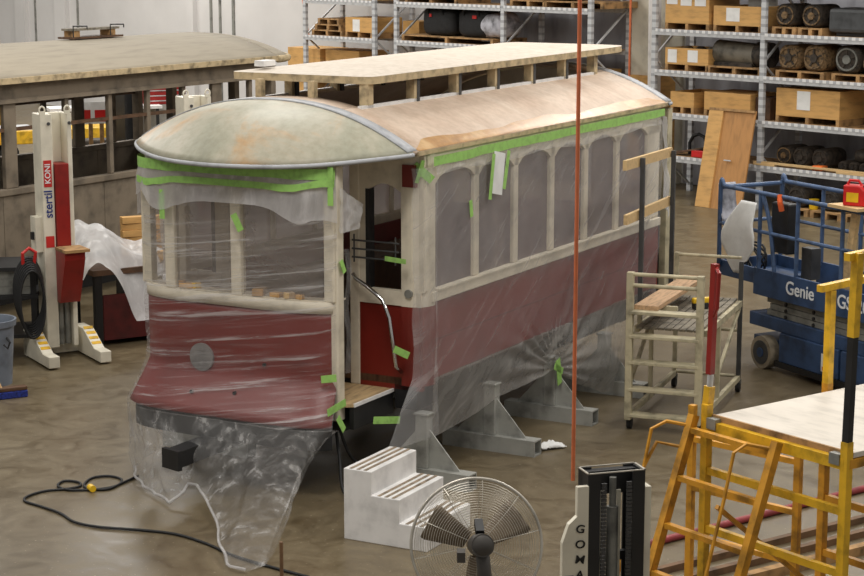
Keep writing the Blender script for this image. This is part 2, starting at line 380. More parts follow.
# rounded corner posts of the body, cream above the belt and red below
for s in (-1, 1):
    for m_, z0, z1, nm in (('cream', 1.46, 2.72, 'corner_cover'), ('red', .80, 1.46, 'corner_cover')):
        arc = [(.0, s * 1.0)] if 0 else []
        pts = [(.16, s * 1.31)] + [(.12 - .15 * math.sin(PI / 2 * k / 8), s * (1.16 + .15 * math.cos(PI / 2 * k / 8))) for k in range(9)] + [(-.03, s * 1.10), (.05, s * 1.10), (.16, s * 1.25)]
        part(MB().prism(pts, lambda u, w, dd: (u, w, dd), z0, z1), nm, m_)
bolt = MB().cyl((-.045, -1.17, 1.57), (-.02, -1.17, 1.57), .035, n=18); part(bolt, 'round_lamp_boss', 'steelgrey')
part(B(-.05, .06, -1.24, -1.12, 2.44, 2.62), 'corner_patch', 'red')
# guard bars over the bulkhead window and the chrome grab rail
for k in range(3):
    z = 1.98 - .07 * k
    part(MB().tube([(-.07, -.66, z), (-.07, -1.10, z)], .008), 'guard_bar', 'darkpost')
for y in (-.68, -1.07): part(MB().tube([(-.07, y, 1.80), (-.07, y, 2.03)], .007), 'guard_bar_bracket', 'darkpost')
part(MB().tube([(-.06, -.66, 1.70), (-.07, -.70, 1.66), (-.10, -.84, 1.60), (-.13, -.98, 1.52), (-.14, -1.05, 1.38), (-.14, -1.085, 1.15), (-.12, -1.10, .98), (-.05, -1.11, .92)], .016, 10), 'grab_rail', 'chrome', smooth=True)

# end platforms
def plan(phi, a=.80, b=.98, m=5.0):
    c, s_ = math.cos(phi), math.sin(phi)
    return (-a * abs(c) ** (2 / m), b * (1.09 if s_ > 0 else 1) * math.copysign(abs(s_) ** (2 / m), s_))     # the far corner is fuller
def flare(z):
    t = max(0, min(1, (.94 - z) / .32)); return t ** 1.05
def dash_pt(phi, z, off=0):
    x, y = plan(phi); f = flare(z)
    w = max(0, math.cos(phi)) ** .5
    return Vector((x - f * (.10 + .12 * w) - off * abs(math.cos(phi)) ** .4, y * (1 + .075 * f) + off * math.copysign(1, y) * abs(math.sin(phi)) ** 3, z))
P0 = R(49.8)
def dashgrid(z0, z1, p0=-P0, p1=P0, off=0, nu=48, nv=16):
    return MB().grid(lambda u, v: dash_pt(p0 + (p1 - p0) * u, z0 + (z1 - z0) * v, off), nu, nv)
PE = R(82)
part(dashgrid(.62, ZB, p1=PE), 'dash_panel', 'red', smooth=True, solid=.03)
part(dashgrid(.42, .63, p1=PE, off=-.05, nv=2), 'under_apron', 'black', smooth=True)
part(dashgrid(ZB, ZB + .092, p1=PE, off=.012, nv=2), 'dash_belt_rail', 'cream', smooth='auto', solid=.03)
part(dashgrid(2.44, 2.70, p1=PE, off=.0, nv=2), 'end_letterboard', 'cream', smooth=True, solid=.05)
def phi_of(y): return math.asin((abs(y) / (1.068 if y > 0 else .98)) ** 2.5) * math.copysign(1, y)
for (ya, yb) in ((-.79, -.07), (.03, .60), (.69, .95)):
    part(MB().grid(lambda u, v: dash_pt(phi_of(ya + (yb - ya) * u), ZB + .1 + v * .86, -.03), 8, 2), 'end_window_pane', 'pane_front', smooth=True)
for y in (-.84, -.02, .64, .98):
    x = plan(phi_of(y))[0]
    part(B(x - .01, x + .07, y - .05, y + .05, ZB + .09, 2.46), 'end_window_post', 'cream', bevel=.012)
part(B(-.70, -.60, -.91, -.83, .62, 2.66), 'platform_door_post', 'cream', bevel=.012)
part(B(-.22, -.14, .90, .97, .74, 2.66), 'platform_door_post', 'cream', bevel=.012)
part(B(-.13, -.02, .93, .97, .74, 1.49), 'platform_door_leaf', 'red'); part(B(-.13, -.02, .93, .97, 1.49, 1.6), 'platform_door_rail', 'cream')
part(B(-.13, -.02, .91, .95, 2.35, 2.6), 'platform_door_head', 'cream')
pl = [(0, -1.0), (-.62, -1.0), (-.69, -.9)] + [plan(-P0 + 2 * P0 * k / 20, .72, .93) for k in range(21)] + [(-.69, .9), (0, 1.0)]
part(MB().prism(pl, lambda u, w, dd: (u, w, dd), .735, .76), 'platform_floor', 'ply')
part(B(-.62, 0, -1.012, -.995, .735, .762), 'platform_edge_strip', 'white')
part(B(-.62, .0, -1.0, -.96, .55, .735), 'platform_fascia', 'black')
part(B(-.6, .02, -.9, .9, .52, .73), 'platform_frame', 'black')
part(MB().bar((-1.38, .23, .33), (-.3, .02, .42), .16, .13), 'drawbar', 'black'); part(MB().bar((-1.40, .235, .33), (-1.36, .225, .33), .2, .16), 'coupler_head', 'black')
part(B(-.95, -.6, -.75, .75, .50, .60), 'bumper_beam', 'black')
hl = MB(); c = dash_pt(phi_of(.33), 1.04); hl.cyl((c.x - .02, .33, 1.04), (c.x + .03, .33, 1.04), .115, n=32); part(hl, 'headlight_cover', 'greyspot')
for y, z in ((.36, .77), (-.05, .80), (-.28, 1.04)):
    c = dash_pt(phi_of(y), z); part(MB().cyl((c.x - .02, y, z), (c.x + .03, y, z), .014, n=10), 'bolt_hole', 'black')
# bits left on the inside sill of the end windows
# far platform
part(MB().prism([(L, -1), (L + .75, -.86), (L + .8, 0), (L + .75, .86), (L, 1)], lambda u, w, dd: (u, w, dd), .735, .76), 'far_platform_floor', 'ply')
part(MB().grid(lambda u, v: (L + .82 - .14 * (2 * u - 1) ** 4, -.9 + 1.8 * u, .66 + .9 * v), 20, 4), 'far_dash_panel', 'red', smooth=True, solid=.03)
for y in (-.88, -.3, .3, .88): part(B(L + .66, L + .76, y - .06, y + .06, .66, 2.7), 'far_end_post', 'beige')

part(B(L + .30, L + .42, -1.26, -1.16, .66, 2.66), 'far_door_post', 'beige'); part(B(L + .05, L + .28, -1.2, -1.16, .66, 1.75), 'far_door_gap_shade', 'black')  # black panel stands in for the shade in the gap beside the far door post

# roof
def hood_out(th):      # outline of the hood: th -90..90
    n = 1.66; c, s_ = max(1e-6, math.cos(th)), math.sin(th)
    r = ((c / .90) ** n + (abs(s_) / 1.31) ** n) ** (-1 / n); return r * c, r * s_
def hood(sgn, x0, rmax=1.0, dz=0):
    def fn(u, v):
        th = -PI / 2 + PI * u; X, Y = hood_out(th); r = v * rmax
        ze = 2.68 + .06 * abs(math.sin(th)) ** 6
        return (x0 - sgn * X * r, Y * r, ze + (3.11 - ze) * (1 - r ** 2.2) + dz)
    return fn
def hood_edge(sgn, x0):
    return [Vector(hood(sgn, x0)(k / 60, 1)) for k in range(61)]
RJ = .20      # the roof runs on past the bulkheads to the joint bands
for sgn, x0 in ((1, -RJ), (-1, L + RJ)):
    part(MB().grid(hood(sgn, x0), 56, 22), 'roof_hood', 'dome', smooth=True, solid=.03)
    part(MB().tube([p + Vector((0, 0, -.02)) for p in hood_edge(sgn, x0)], .018, 8), 'hood_edge_moulding', 'jointgrey', smooth=True)
for s in (-1, 1):      # the roof is open along the middle under the raised deck
    part(MB().grid(lambda u, v: (.02 - RJ + (L - .04 + 2 * RJ) * u, s * (.60 + .71 * v), roofz(.60 + .71 * v)), 20, 26), 'main_roof', 'roof', smooth=True, solid=.03)
for x0, x1 in ((-RJ, .14), (4.80, L + RJ)):
    part(MB().grid(lambda u, v: (x0 + (x1 - x0) * u, -.6 + 1.2 * v, roofz(-.6 + 1.2 * v)), 2, 20), 'roof_end_strip', 'roof', smooth=True, solid=.03)
for xb in (-RJ, L + RJ): part(MB().grid(lambda u, v: (xb - .07 + .15 * u, -1.30 + 2.60 * v, roofz(-1.30 + 2.60 * v) + .006), 2, 48), 'roof_joint_band', 'jointgrey', smooth=True, solid=.01)
for s in (-1, 1):
    def edgefn(u, v):
        wid = .105 + .015 * math.sin(u * 17) + .04 * mnoise.noise(Vector((u * 9, 3, 0)))
        wid *= min(1, u * 16 + .25) if u < .5 else min(1, (1 - u) * 16 + .3)
        y = 1.313 - wid * v
        return (.09 - RJ + (L - .18 + 2 * RJ) * u, s * y, roofz(min(y, 1.31)) + .004)
    part(MB().grid(edgefn, 90, 5), 'roof_edge_resin', 'roofedge', smooth=True)
    part(B(.07 - RJ, L - .07 + RJ, *sorted((s * 1.32, s * 1.27)), 2.705, 2.738), 'gutter_moulding', 'tilewhite')
# raised deck roof
DX0, DX1, DW = .18, 5.50, .70
def deckplan():
    pts = []
    for cx, cy, a0 in ((DX0 + .1, -DW + .1, 180), (DX1 - .4, -DW + .12, 270), (DX1 - .4, DW - .12, 0), (DX0 + .1, DW - .1, 90)):
        rx = .1 if cx < 1 else .4; ry = .1 if cx < 1 else .12
        for k in range(7):
            a = R(a0 + 90 * k / 6); pts.append((cx + rx * math.cos(a), cy + ry * math.sin(a)))
    return pts
dp = deckplan()
part(MB().prism(dp, lambda u, w, dd: (u, w, dd), 3.225, 3.285), 'deck_edge', 'tilewhite')
dk = MB(); n_ = len(dp); ctr = (DX0 + DX1) / 2
rings = []
for q in range(6):
    f = 1 - q / 5 * .97
    rings.append([(ctr + (u - ctr) * (1 - (1 - f) * .5 if q else 1), w * f, 3.286 + .05 * (1 - f * f)) for u, w in dp])
vs = [p for r_ in rings for p in r_]
fs = [(i * n_ + k, i * n_ + (k + 1) % n_, (i + 1) * n_ + (k + 1) % n_, (i + 1) * n_ + k) for i in range(5) for k in range(n_)] + [tuple(range(5 * n_, 6 * n_))]
part(dk.add(vs, fs), 'deck_top', 'deck', smooth=True)
for s in (-1, 1):
    for k, x in enumerate([.24, .99, 1.75, 2.50, 3.26, 4.00, 4.74]):
        if k == 0 and s > 0: continue
        w = .045 if k in (0, 6) else .022
        part(B(x - w, x + w, *sorted((s * .66, s * .58)), roofz(.62) - .02, 3.23), 'deck_post', 'tilewhite')
        if 0 < k < 6: part(B(x + w, x + w + .045, *sorted((s * .665, s * .56)), roofz(.62) - .02, 3.23), 'deck_post_bracket', 'darkpost')
    part(B(.10, 4.75, *sorted((s * .66, s * .62)), roofz(.66) - .01, roofz(.66) + .025), 'vent_sill', 'white')
for y in (-.17, .35): part(B(.10, .16, y - .03, y + .03, 3.05, 3.24), 'deck_post', 'tilewhite')

p_ = gp(265, 66, 3.325); o = B(-.09, .09, -.05, .05, 0, .05).build('white_block', 'white', bevel=.004); place(o, p_, TY); tag(o, 'small white block lying on the front corner of the cream roof deck', 'block')
# bits of wood on the end window sill
for k, (y, w, m_) in enumerate([(.50, .09, 'crate'), (.42, .05, 'drillyellow'), (.56, .05, 'palletwood'), (-.36, .07, 'crate'), (-.48, .06, 'pine'), (-.20, .09, 'palletwood'), (-.58, .05, 'crate')]):
    o = MB().box(-w / 2, w / 2, -w * .7, w * .7, 0, .035 + .01 * (k % 3)).build('wood_offcut', m_, bevel=.004)
    place(o, tl(-.74 + (0 if abs(y) < .5 else .0), y, ZB + .102), TY + k)
    tag(o, 'small wooden scrap on the sill of the %s end window of the streetcar' % ('right' if y < 0 else 'left'), 'wood scrap', 'wood scraps on the %s end window sill' % ('right' if y < 0 else 'left'))
part(MB().grid(lambda u, v: dash_pt(-P0 + 2 * P0 * u, ZB + .085, -.02) + Vector((.14 * v, 0, .016)), 40, 2), 'end_sill_board', 'cream', solid=.012)

# ------------------------------------------------------------------ plastic film on the streetcar
def wr(p, amp, s1, s2=None):
    return amp * mnoise.noise(Vector(p) * s1) + (amp * .5 * mnoise.noise(Vector(p) * s2 + Vector((9, 3, 1))) if s2 else 0)
film = thing('plastic_sheet', 'clear film stretched round the rounded red end of the streetcar, trailing to the floor', 'plastic sheet', TO, TY)
PA, PB = -P0 - R(1), R(88)
def wrapfn(u, v):
    phi = PA + (PB - PA) * u; z = .595 + 2.005 * v
    p = dash_pt(phi, z, .03); d = wr((phi * 3, z * 6, 0), .018, 1.0, 3.0)
    return (p.x - d * math.cos(phi), p.y + d * math.sin(phi), z)
part(MB().grid(wrapfn, 90, 60), 'wrapped_film', 'film_front', film, smooth=True)
# the loose tail under the skirt
hem = [(-.78, -.90, .56), (-1.0, -.82, .33), (-1.60, -1.02, .16), (-2.05, -1.22, .05), (-2.42, -1.36, .02), (-2.62, -1.32, .02), (-2.58, -1.14, .02),
       (-2.25, -.85, .05), (-1.80, -.45, .11), (-1.45, -.08, .16), (-1.34, .10, .12), (-1.55, .12, .02), (-1.42, .36, .02), (-1.30, .58, .02), (-1.10, .82, .03), (-.88, .98, .05), (-.55, 1.02, .1), (-.2, 1.03, .15)]
def lerp_list(l, t):
    t = max(0, min(1, t)) * (len(l) - 1); i = min(int(t), len(l) - 2); f = t - i
    f = f * f * (3 - 2 * f) * .5 + f * .5
    return Vector(l[i]).lerp(Vector(l[i + 1]), f)
hem_phi = [-50, -44, -38, -32, -26, -21, -16, -11, -6, 0, 6, 12, 20, 30, 42, 58, 74, 88]
def tailfn(u, v):
    phi = PA + (PB - PA) * u; dg = math.degrees(phi)
    k = 0
    while k < len(hem_phi) - 2 and hem_phi[k + 1] < dg: k += 1
    f = max(0, min(1, (dg - hem_phi[k]) / (hem_phi[k + 1] - hem_phi[k])))
    h = Vector(hem[k]).lerp(Vector(hem[k + 1]), f)
    top = dash_pt(phi, .605, .03)
    p = top.lerp(h, v); p.z = top.z + (h.z - top.z) * (v ** .8 * .75 + .25 * v)
    a = 4 * v * (1 - v) + .3 * v
    d = wr((dg * .11, v * 1.5, 7), .07 * a, 1.0, 2.6)
    return (p.x - d, p.y + .4 * d, max(.012, p.z + .3 * d * v))
part(MB().grid(tailfn, 150, 40), 'loose_film_tail', 'film_tail', film, smooth=True)
# hem bundle
part(MB().tube(sum([[Vector(a).lerp(Vector(b), k / 5) + Vector((.012 * math.sin(7 * k + a[0] * 9), .012 * math.cos(5 * k), .014)) for k in range(5)] for a, b in zip(hem[5:15], hem[6:16])], []), .011, 6), 'gathered_hem', 'film_flap', film, smooth=True)
def flapfn(u, v):
    phi = R(-50) + R(136) * u; low = 2.22 + .16 * u + .10 * mnoise.noise(Vector((u * 7, 2, 5))) - (.22 if u > .86 else 0)
    z = 2.60 + (low - 2.60) * v; p = dash_pt(phi, z, .05); d = .04 * v * (1 + mnoise.noise(Vector((phi * 6, z * 5, 2))))
    return (p.x - d * math.cos(phi), p.y + d * math.sin(phi), z)
part(MB().grid(flapfn, 80, 12), 'folded_top_flap', 'film_flap', film, smooth=True)
cfl = MB().grid(lambda u, v: (-.72 + .24 * u * (1 - .3 * v), -.95 - .07 * u - .02 * mnoise.noise(Vector((u * 4, v * 5, 0))), 2.50 - v * (.18 + .18 * (1 - u)) - .16 * u), 12, 12)
part(cfl, 'corner_flap', 'film_flap', film, smooth=True)
part(MB().grid(lambda u, v: (-.62 + .045 * u + .012 * math.sin(v * 9), -.93 - .02 * u + .01 * math.sin(v * 13 + 2), 2.0 - v * 1.0), 6, 24), 'door_edge_strip', 'film_tail', film, smooth=True)
def tapestrip(pts, w, parent, name='masking_tape', out=None):
    mb = MB(); P = [Vector(p) for p in pts]
    mb.grid(lambda u, v: lerp_list(P, u) + Vector((0, 0, (v - .5) * w + (.010 * mnoise.noise(Vector((u * 14, len(P), w * 50))) if v < .4 else 0))), max(8, len(P) * 3), 2)
    return mb.build(name, 'tape', parent)
tapestrip([dash_pt(R(-50 + 138 * k / 40), 2.60, .065) for k in range(41)], .085, film)
tapestrip([dash_pt(R(-49.5 + 99 * k / 40 * 1.0), 2.53 - .08 * (k / 40) + .012 * math.sin(k * .35), .085) for k in range(41)], .055, film)
def bit(p, q, w, parent, up=(0, 0, 1)): return MB().bar(p, q, .004, w, up=up).build('tape_patch', 'tape', parent)
def dp3(y, z, off=.07): return dash_pt(phi_of(max(-.97, min(.97, y))), z, off)
bit(dp3(.66, 2.40), dp3(.66, 2.16), .05, film, (0, 1, 0)); bit(dp3(-.86, 2.66, .09), dp3(-.86, 2.36, .09), .05, film, (0, 1, 0))
bit(dp3(-.05, 2.25), dp3(-.12, 2.12), .06, film, (0, 1, 0)); bit(dp3(-.88, .99, .09), dp3(-.80, .98, .09), .06, film)
bit((-.9, -.93, .74), (-.66, -.95, .78), .06, film); bit((-.78, -.95, .68), (-.70, -.96, .56), .06, film, (1, 0, 0)); bit((-.68, -.93, 1.92), (-.64, -.94, 1.82), .05, film, (1, 0, 0))

side = thing('plastic_sheet', 'translucent plastic sheet taped under the long roof edge, covering the side windows', 'plastic sheet', TO, TY)
hemS = [(-.40, .40), (-.15, .38), (.47, .40), (1.24, .48), (2.08, .49), (2.31, .51), (2.67, .30), (3.20, .10), (3.58, .06), (3.86, .31), (4.30, .50), (4.72, .75)]
def hemz(x):
    for (a, za), (b, zb) in zip(hemS, hemS[1:]):
        if x <= b: return za + (zb - za) * max(0, (x - a) / (b - a))
    return .75
def sidefn(u, v):
    x = .02 + 4.76 * u + (.06 if v > .6 else .06 - .14 * (.6 - v)) ; zl = hemz(x); 
    z = 2.63 + (zl - 2.63) * (1 - v)
    below = max(0, .845 - z)
    d = .012 + .02 * (1 + mnoise.noise(Vector((x * 2.2, z * 2.0, 1)))) + .012 * mnoise.noise(Vector((x * 7, z * 3, 5)))
    # folds running to the tape on the stand
    rr = math.hypot(x - 2.31, z - .51); an = math.atan2(z - .51, x - 2.31)
    d += .03 * math.sin(an * 26) * math.exp(-rr * 1.5) * min(1, rr * 4) * (1 if z < 1.0 else .3)
    # the slack bag on the far half
    d += .18 * math.exp(-((x - 3.2) / .55) ** 2) * min(1, below * 2.2) * max(0, 1 - max(0, (.3 - z)) * 2)
    return (x, -1.335 - d, z)
part(MB().grid(lambda u, v: sidefn(u, (.86 - hemz(.02 + 4.76 * u)) / (2.63 - hemz(.02 + 4.76 * u)) * (1 - v) + v), 130, 50), 'side_film', 'film_side', side, smooth=True)
part(MB().grid(lambda u, v: sidefn(u, v * (.88 - hemz(.02 + 4.76 * u)) / (2.63 - hemz(.02 + 4.76 * u))), 150, 40), 'lower_drape', 'film_drape', side, smooth=True)
side_left = MB().grid(lambda u, v: (.05 + 4.8 * u, 1.36 + .03 * mnoise.noise(Vector((u * 12, v * 4, 2))), 1.50 + 1.14 * v), 60, 16).build('far_side_film', 'film_white', side, smooth=True)
def cornerfn(u, v):       # wraps the front corner and trails forward under the door
    x1 = .10; z = .40 + (2.60 - .40) * v
    a = u * PI / 2 * .75
    k = max(0, (.9 - z) / .5)
    x = .10 - .22 * math.sin(a) - .45 * k * u; y = -1.18 - .18 * math.cos(a) + .02 * mnoise.noise(Vector((u * 5, z * 4, 3))) - .02 * k
    if u > .5: x += .02 * mnoise.noise(Vector((z * 5, 2, 8)))
    return (x, y, z)
part(MB().grid(cornerfn, 14, 50), 'corner_film', 'film_side', side, smooth=True)
part(MB().grid(lambda u, v: (.05 + 4.75 * u, -1.36 - .03 * v - .012 * mnoise.noise(Vector((u * 20, v * 3, 0))), 2.64 - v * (.10 + .05 * mnoise.noise(Vector((u * 6, 1, 1))))), 80, 6), 'top_fold', 'film_drape', side, smooth=True)
tapestrip([(.0 + 4.85 * k / 30, -1.385, 2.665 - (.012 if k < 5 else 0)) for k in range(31)], .075, side)
part(MB().bar((1.13, -1.40, 2.62), (1.06, -1.405, 2.27), .004, .20, up=(1, 0, 0)), 'white_patch', 'paper', side)
bit((1.00, -1.41, 2.62), (.93, -1.41, 2.24), .05, side, (1, 0, 0)); bit((1.28, -1.41, 2.62), (1.19, -1.41, 2.30), .05, side, (1, 0, 0))
bit((.62, -1.39, 2.27), (.64, -1.39, 2.13), .05, side, (1, 0, 0)); bit((2.22, -1.42, .55), (2.40, -1.42, .47), .06, side); bit((2.29, -1.42, .60), (2.34, -1.42, .36), .09, side, (1, 0, 0))
bit((-.12, -1.0, 1.86), (-.13, -1.2, 1.85), .04, side); bit((-.15, -1.10, 1.13), (-.12, -1.22, 1.08), .06, side); bit((-.45, -1.08, .60), (-.20, -1.18, .56), .06, side)
bit((-.03, -1.22, 2.62), (.02, -1.36, 2.50), .07, side); bit((-.02, -1.30, 2.66), (-.06, -1.26, 2.48), .06, side, (1, 0, 0))
endf = MB().grid(lambda u, v: (L + .02 + .42 * u + .08 * (1 - v), -1.36 + .25 * u - .05 * mnoise.noise(Vector((u * 5, v * 4, 0))), 2.60 - 1.05 * (1 - v) * (1 - .35 * u) ), 14, 24)
o = endf.build('plastic_sheet', 'film_white', smooth=True); place(o, TO, TY)
tag(o, 'milky plastic scrap hanging under the roof at the far end of the streetcar', 'plastic sheet')

# ------------------------------------------------------------------ steel stands under the streetcar
def stand(loc, label):
    st = thing('support_stand', label, 'stand', loc, TY - PI / 2, 'steel stands carrying the streetcar')
    b = MB(); b.box(-.45, .45, -.07, .07, 0, .012); b.box(-.45, .45, -.07, .07, .128, .14); b.box(-.45, .45, -.07, -.058, .012, .128); b.box(-.45, .45, .058, .07, .012, .128)
    b.build('foot_beam', 'stand', st)
    B(-.055, .055, -.05, .05, .14, .585).build('post', 'stand', st, bevel=.006)
    B(-.065, .065, -.06, .06, .585, .598).build('top_plate', 'stand', st)
    for s in (-1, 1):
        MB().prism([(s * .055, .14), (s * .34, .14), (s * .055, .46)], lambda u, w, d: (u, d, w), -.006, .006).build('gusset', 'stand', st)
    return st
s1 = stand((.52, 16.10, 0), 'grey steel stand under the near half of the car, second from the white steps')
step_t = Vector((math.cos(TY), math.sin(TY), 0)) * 1.21
for k, lab in ((-1, 'grey steel stand half hidden behind the white steps'), (1, 'grey steel stand with green tape near the top of its post'), (2, 'grey steel stand seen dimly through film at the far end of the car')):
    copy_tree(s1, Vector((.52, 16.10, 0)) + step_t * k, label=lab)
lf = Vector((-math.sin(TY), math.cos(TY), 0)) * 2.15
for k, lab in ((-1, 'grey steel stand below the open platform doorway, under the far side'), (0, 'grey steel stand under the far side of the car, behind the film'), (1, 'grey steel stand deep under the far side, behind the taped stand')):
    copy_tree(s1, Vector((.52, 16.10, 0)) + step_t * k + lf, label=lab)

# ================================================================== OLD BROWN STREETCAR
OY = R(57.0); OO = Vector((-3.73, 24.08, 0))
OM = Matrix.Translation(OO) @ Matrix.Rotation(OY, 4, 'Z')
old = thing('old_streetcar', 'unrestored brown streetcar body with empty window openings behind the lift column', 'streetcar', OO, OY)
OL0, OL1 = -4.6, 2.75
for yy in (0, 2.5):
    B(OL0, OL1, yy, yy + .05, .55, 1.42).build('side_panel', 'olive', old)
    B(OL0, OL1, yy - .03, yy + .08, 1.42, 1.50).build('window_rail', 'olive', old, bevel=.01)
    B(OL0, OL1, yy - .01, yy + .05, 2.52, 2.80).build('letterboard', 'olive', old)
    B(OL0, OL1, yy - .04, yy + .06, 2.50, 2.55).build('letterboard_moulding', 'olive', old)
    B(OL0, OL1, yy + .0, yy + .05, 2.17, 2.21).build('sash_rail', 'brownwood', old)
    for x, wide in [(.21, .035), (-.50, .035), (-1.27, .035), (-2.22, .10), (-3.0, .035), (-3.75, .035), (-4.45, .1), (.90, .035), (1.58, .10), (2.3, .035)]:
        B(x - wide, x + wide, yy - .005, yy + .06, 1.5, 2.52).build('window_post', 'olive', old, bevel=.01)
    for q in range(8):
        B(OL0 + .5 + q * .86, OL0 + .52 + q * .86, yy - .006, yy, .55, 1.42).build('panel_batten', 'olive', old)
B(OL0, OL1, 0, 2.55, .5, .56).build('floor_deck', 'dark', old)
B(OL0, OL1, .05, 2.5, 2.66, 2.70).build('ceiling_lining', 'brownwood', old)
def oroof(u, v):
    x = OL0 + (OL1 - OL0) * u; y = -.12 + 2.79 * v; w = (2 * v - 1)
    return (x, y, 2.80 + .29 * (1 - abs(w) ** 2.3))
MB().grid(oroof, 16, 40).build('roof_canvas', 'oldroof', old, smooth=True, solid=.03)
def ohood(u, v):
    th = -PI / 2 + PI * u; c = math.cos(th); s_ = math.sin(th)
    return (OL1 + .95 * c * v, 1.275 + 1.395 * s_ * v, 2.78 + .02 * abs(s_) + .29 * (1 - v ** 2.3))
MB().grid(ohood, 40, 16).build('roof_hood', 'oldroof', old, smooth=True, solid=.03)
MB().tube([(OL1 + .95 * math.cos(-PI / 2 + PI * k / 30), 1.275 + 1.4 * math.sin(-PI / 2 + PI * k / 30), 2.76) for k in range(31)], .05, 8).build('hood_edge', 'tilewhite', old, smooth=True)
B(OL0, OL1, -.14, -.04, 2.735, 2.805).build('roof_edge_board', 'tilewhite', old)
for y in (.05, .7, 1.85, 2.5): B(OL1 + .0, OL1 + .1, y - .06, y + .06, .6, 2.7).build('end_post', 'olive', old)
B(OL1, OL1 + .06, .0, 2.5, .55, 1.45).build('end_panel', 'olive', old)
for s in (.6, 1.9): B(-4.2, 2.2, s - .08, s + .08, 0, .5).build('cribbing', 'black', old)
# trolley plank with hoops on the old roof
tb = thing('trolley_board', 'worn plank board with two black hoops lying on the brown car roof', 'board', OM @ Vector((.62, 1.35, 3.092)), OY); tb.scale = (.62, .62, .72)
B(-.70, .75, -.16, .16, .16, .20).build('plank', 'slat', tb); B(-.75, .8, -.22, .22, .015, .05).build('base_board', 'brownwood', tb)
for x in (-.55, .55): B(x - .09, x + .09, -.14, .14, .05, .16).build('block', 'palletwood', tb)
for x in (-.72, .42):
    MB().tube([(x, -.2, .02), (x, -.2, .25), (x + .42, -.2, .24), (x + .42, -.2, .18)], .014, 6).build('hoop', 'black', tb)

# ================================================================== COLUMN LIFTS
def lift(loc, rz, label):
    t = thing('column_lift', label, 'vehicle lift', loc, rz, 'mobile column lifts')
    m = MB()
    m.box(-.17, -.04, -.10, .16, .12, 2.60); m.box(.12, .17, -.10, .16, .12, 2.60); m.box(-.04, .12, .10, .16, .12, 2.60)
    m.build('column', 'ivory', t, bevel=.008)
    B(-.035, .115, -.13, .09, .85, 2.08).build('carriage', 'liftred', t, bevel=.006)
    MB().prism([(-.13, .62), (-.13, 1.18), (-.42, 1.18), (-.42, 1.10), (-.22, .62)], lambda u, w, d: (d, u, w), -.06, .16).build('carriage_bracket', 'liftred', t)
    B(-.07, .20, -.46, -.14, 1.18, 1.21).build('bracket_pad', 'palletwood', t)
    MB().cyl((.01, -.02, .14), (.01, -.02, .85), .03).build('screw', 'steelgrey', t); MB().cyl((.08, -.02, .14), (.08, -.02, .85), .03).build('screw', 'steelgrey', t)
    for s in (-1, 1):
        f = MB().prism([(.2, 0.02), (.2, .30), (-.10, .30), (-.42, .14), (-.62, .14), (-.62, .02)], lambda u, w, d: (d, u, w), s * .22 if s > 0 else -.34, s * .34 if s > 0 else -.22)
        fo = f.build('foot', 'ivory', t, bevel=.008)
        st = MB()
        for k in range(4):
            y0 = -.10 - .08 * k; st.box(*sorted((s * .421, s * .424)), y0 - .045, y0, .17 - .0 * k, .20) if 0 else st.bar((s * .28, y0 + .02, .312 - .04 * k), (s * .28, y0 - .02, .292 - .04 * k), .10, .006)
        st.build('hazard_stripe', 'yellow', fo)
    B(-.34, .34, .10, .2, .02, .14).build('foot_bridge', 'ivory', t)
    for x in (-.14, .13):
        lug = MB(); lug.tube([(x + .03 * math.cos(a), -.09, 2.62 + .04 * math.sin(a) + .02) for a in [2 * PI * k / 12 for k in range(12)]], .010, 6, closed=True); lug.box(x - .03, x + .03, -.10, -.08, 2.59, 2.63); lug.build('lifting_eye', 'ivory', t)
    for x in (-.08, .145): MB().cyl((x, -.112, 2.50), (x, -.10, 2.50), .018, n=10).build('bolt', 'darkpost', t)
    return t
l1 = lift((-3.97, 19.86, 0), R(30), 'ivory column lift with red carriage in front of the brown streetcar')
B(-.24, -.17, -.05, .12, 1.15, 1.52).build('switch_box', 'ivory', l1); B(-.27, -.24, .0, .05, 1.28, 1.36).build('switch', 'black', l1)
g1 = B(-.15, -.065, -.106, -.101, 1.84, 2.12).build('brand_plate', 'sticker_red', l1); text('KONI', .085, 'white_print', g1, (-.107, -.108, 1.98), (PI / 2, -PI / 2, 0), .001)
text('stertil', .125, 'inkblue', l1, (-.107, -.103, 1.66), (PI / 2, -PI / 2, 0), .002)
B(-.15, -.06, -.106, -.101, 1.20, 1.32).build('warning_sticker', 'sticker_red', l1)
l2 = lift((-2.75, 22.0, 0), R(30), 'ivory column lift standing behind the hood of the red car')
# the cable coil on the lift
cc = MB()
for k in range(7):
    a0 = .018 * k
    cc.tube([(.16 * (1 - .03 * k) * math.cos(a), -.02 * k + .01 * math.sin(3 * a), .36 * math.sin(a) - .02 * k) for a in [2 * PI * j / 28 for j in range(28)]], .013, 6, closed=True)
co = thing('cable_coil', 'coil of black cable hanging on the side of the ivory lift by the bin', 'cable', (-4.22, 19.55, .76), R(30))
cc.build('cable', 'rubber', co, smooth=True)
MB().tube([(-.06, -.03, .30), (-.07, -.06, .42), (.0, -.06, .47), (.07, -.06, .42), (.06, -.03, .30)], .018, 8).build('red_tie', 'sticker_red', co)

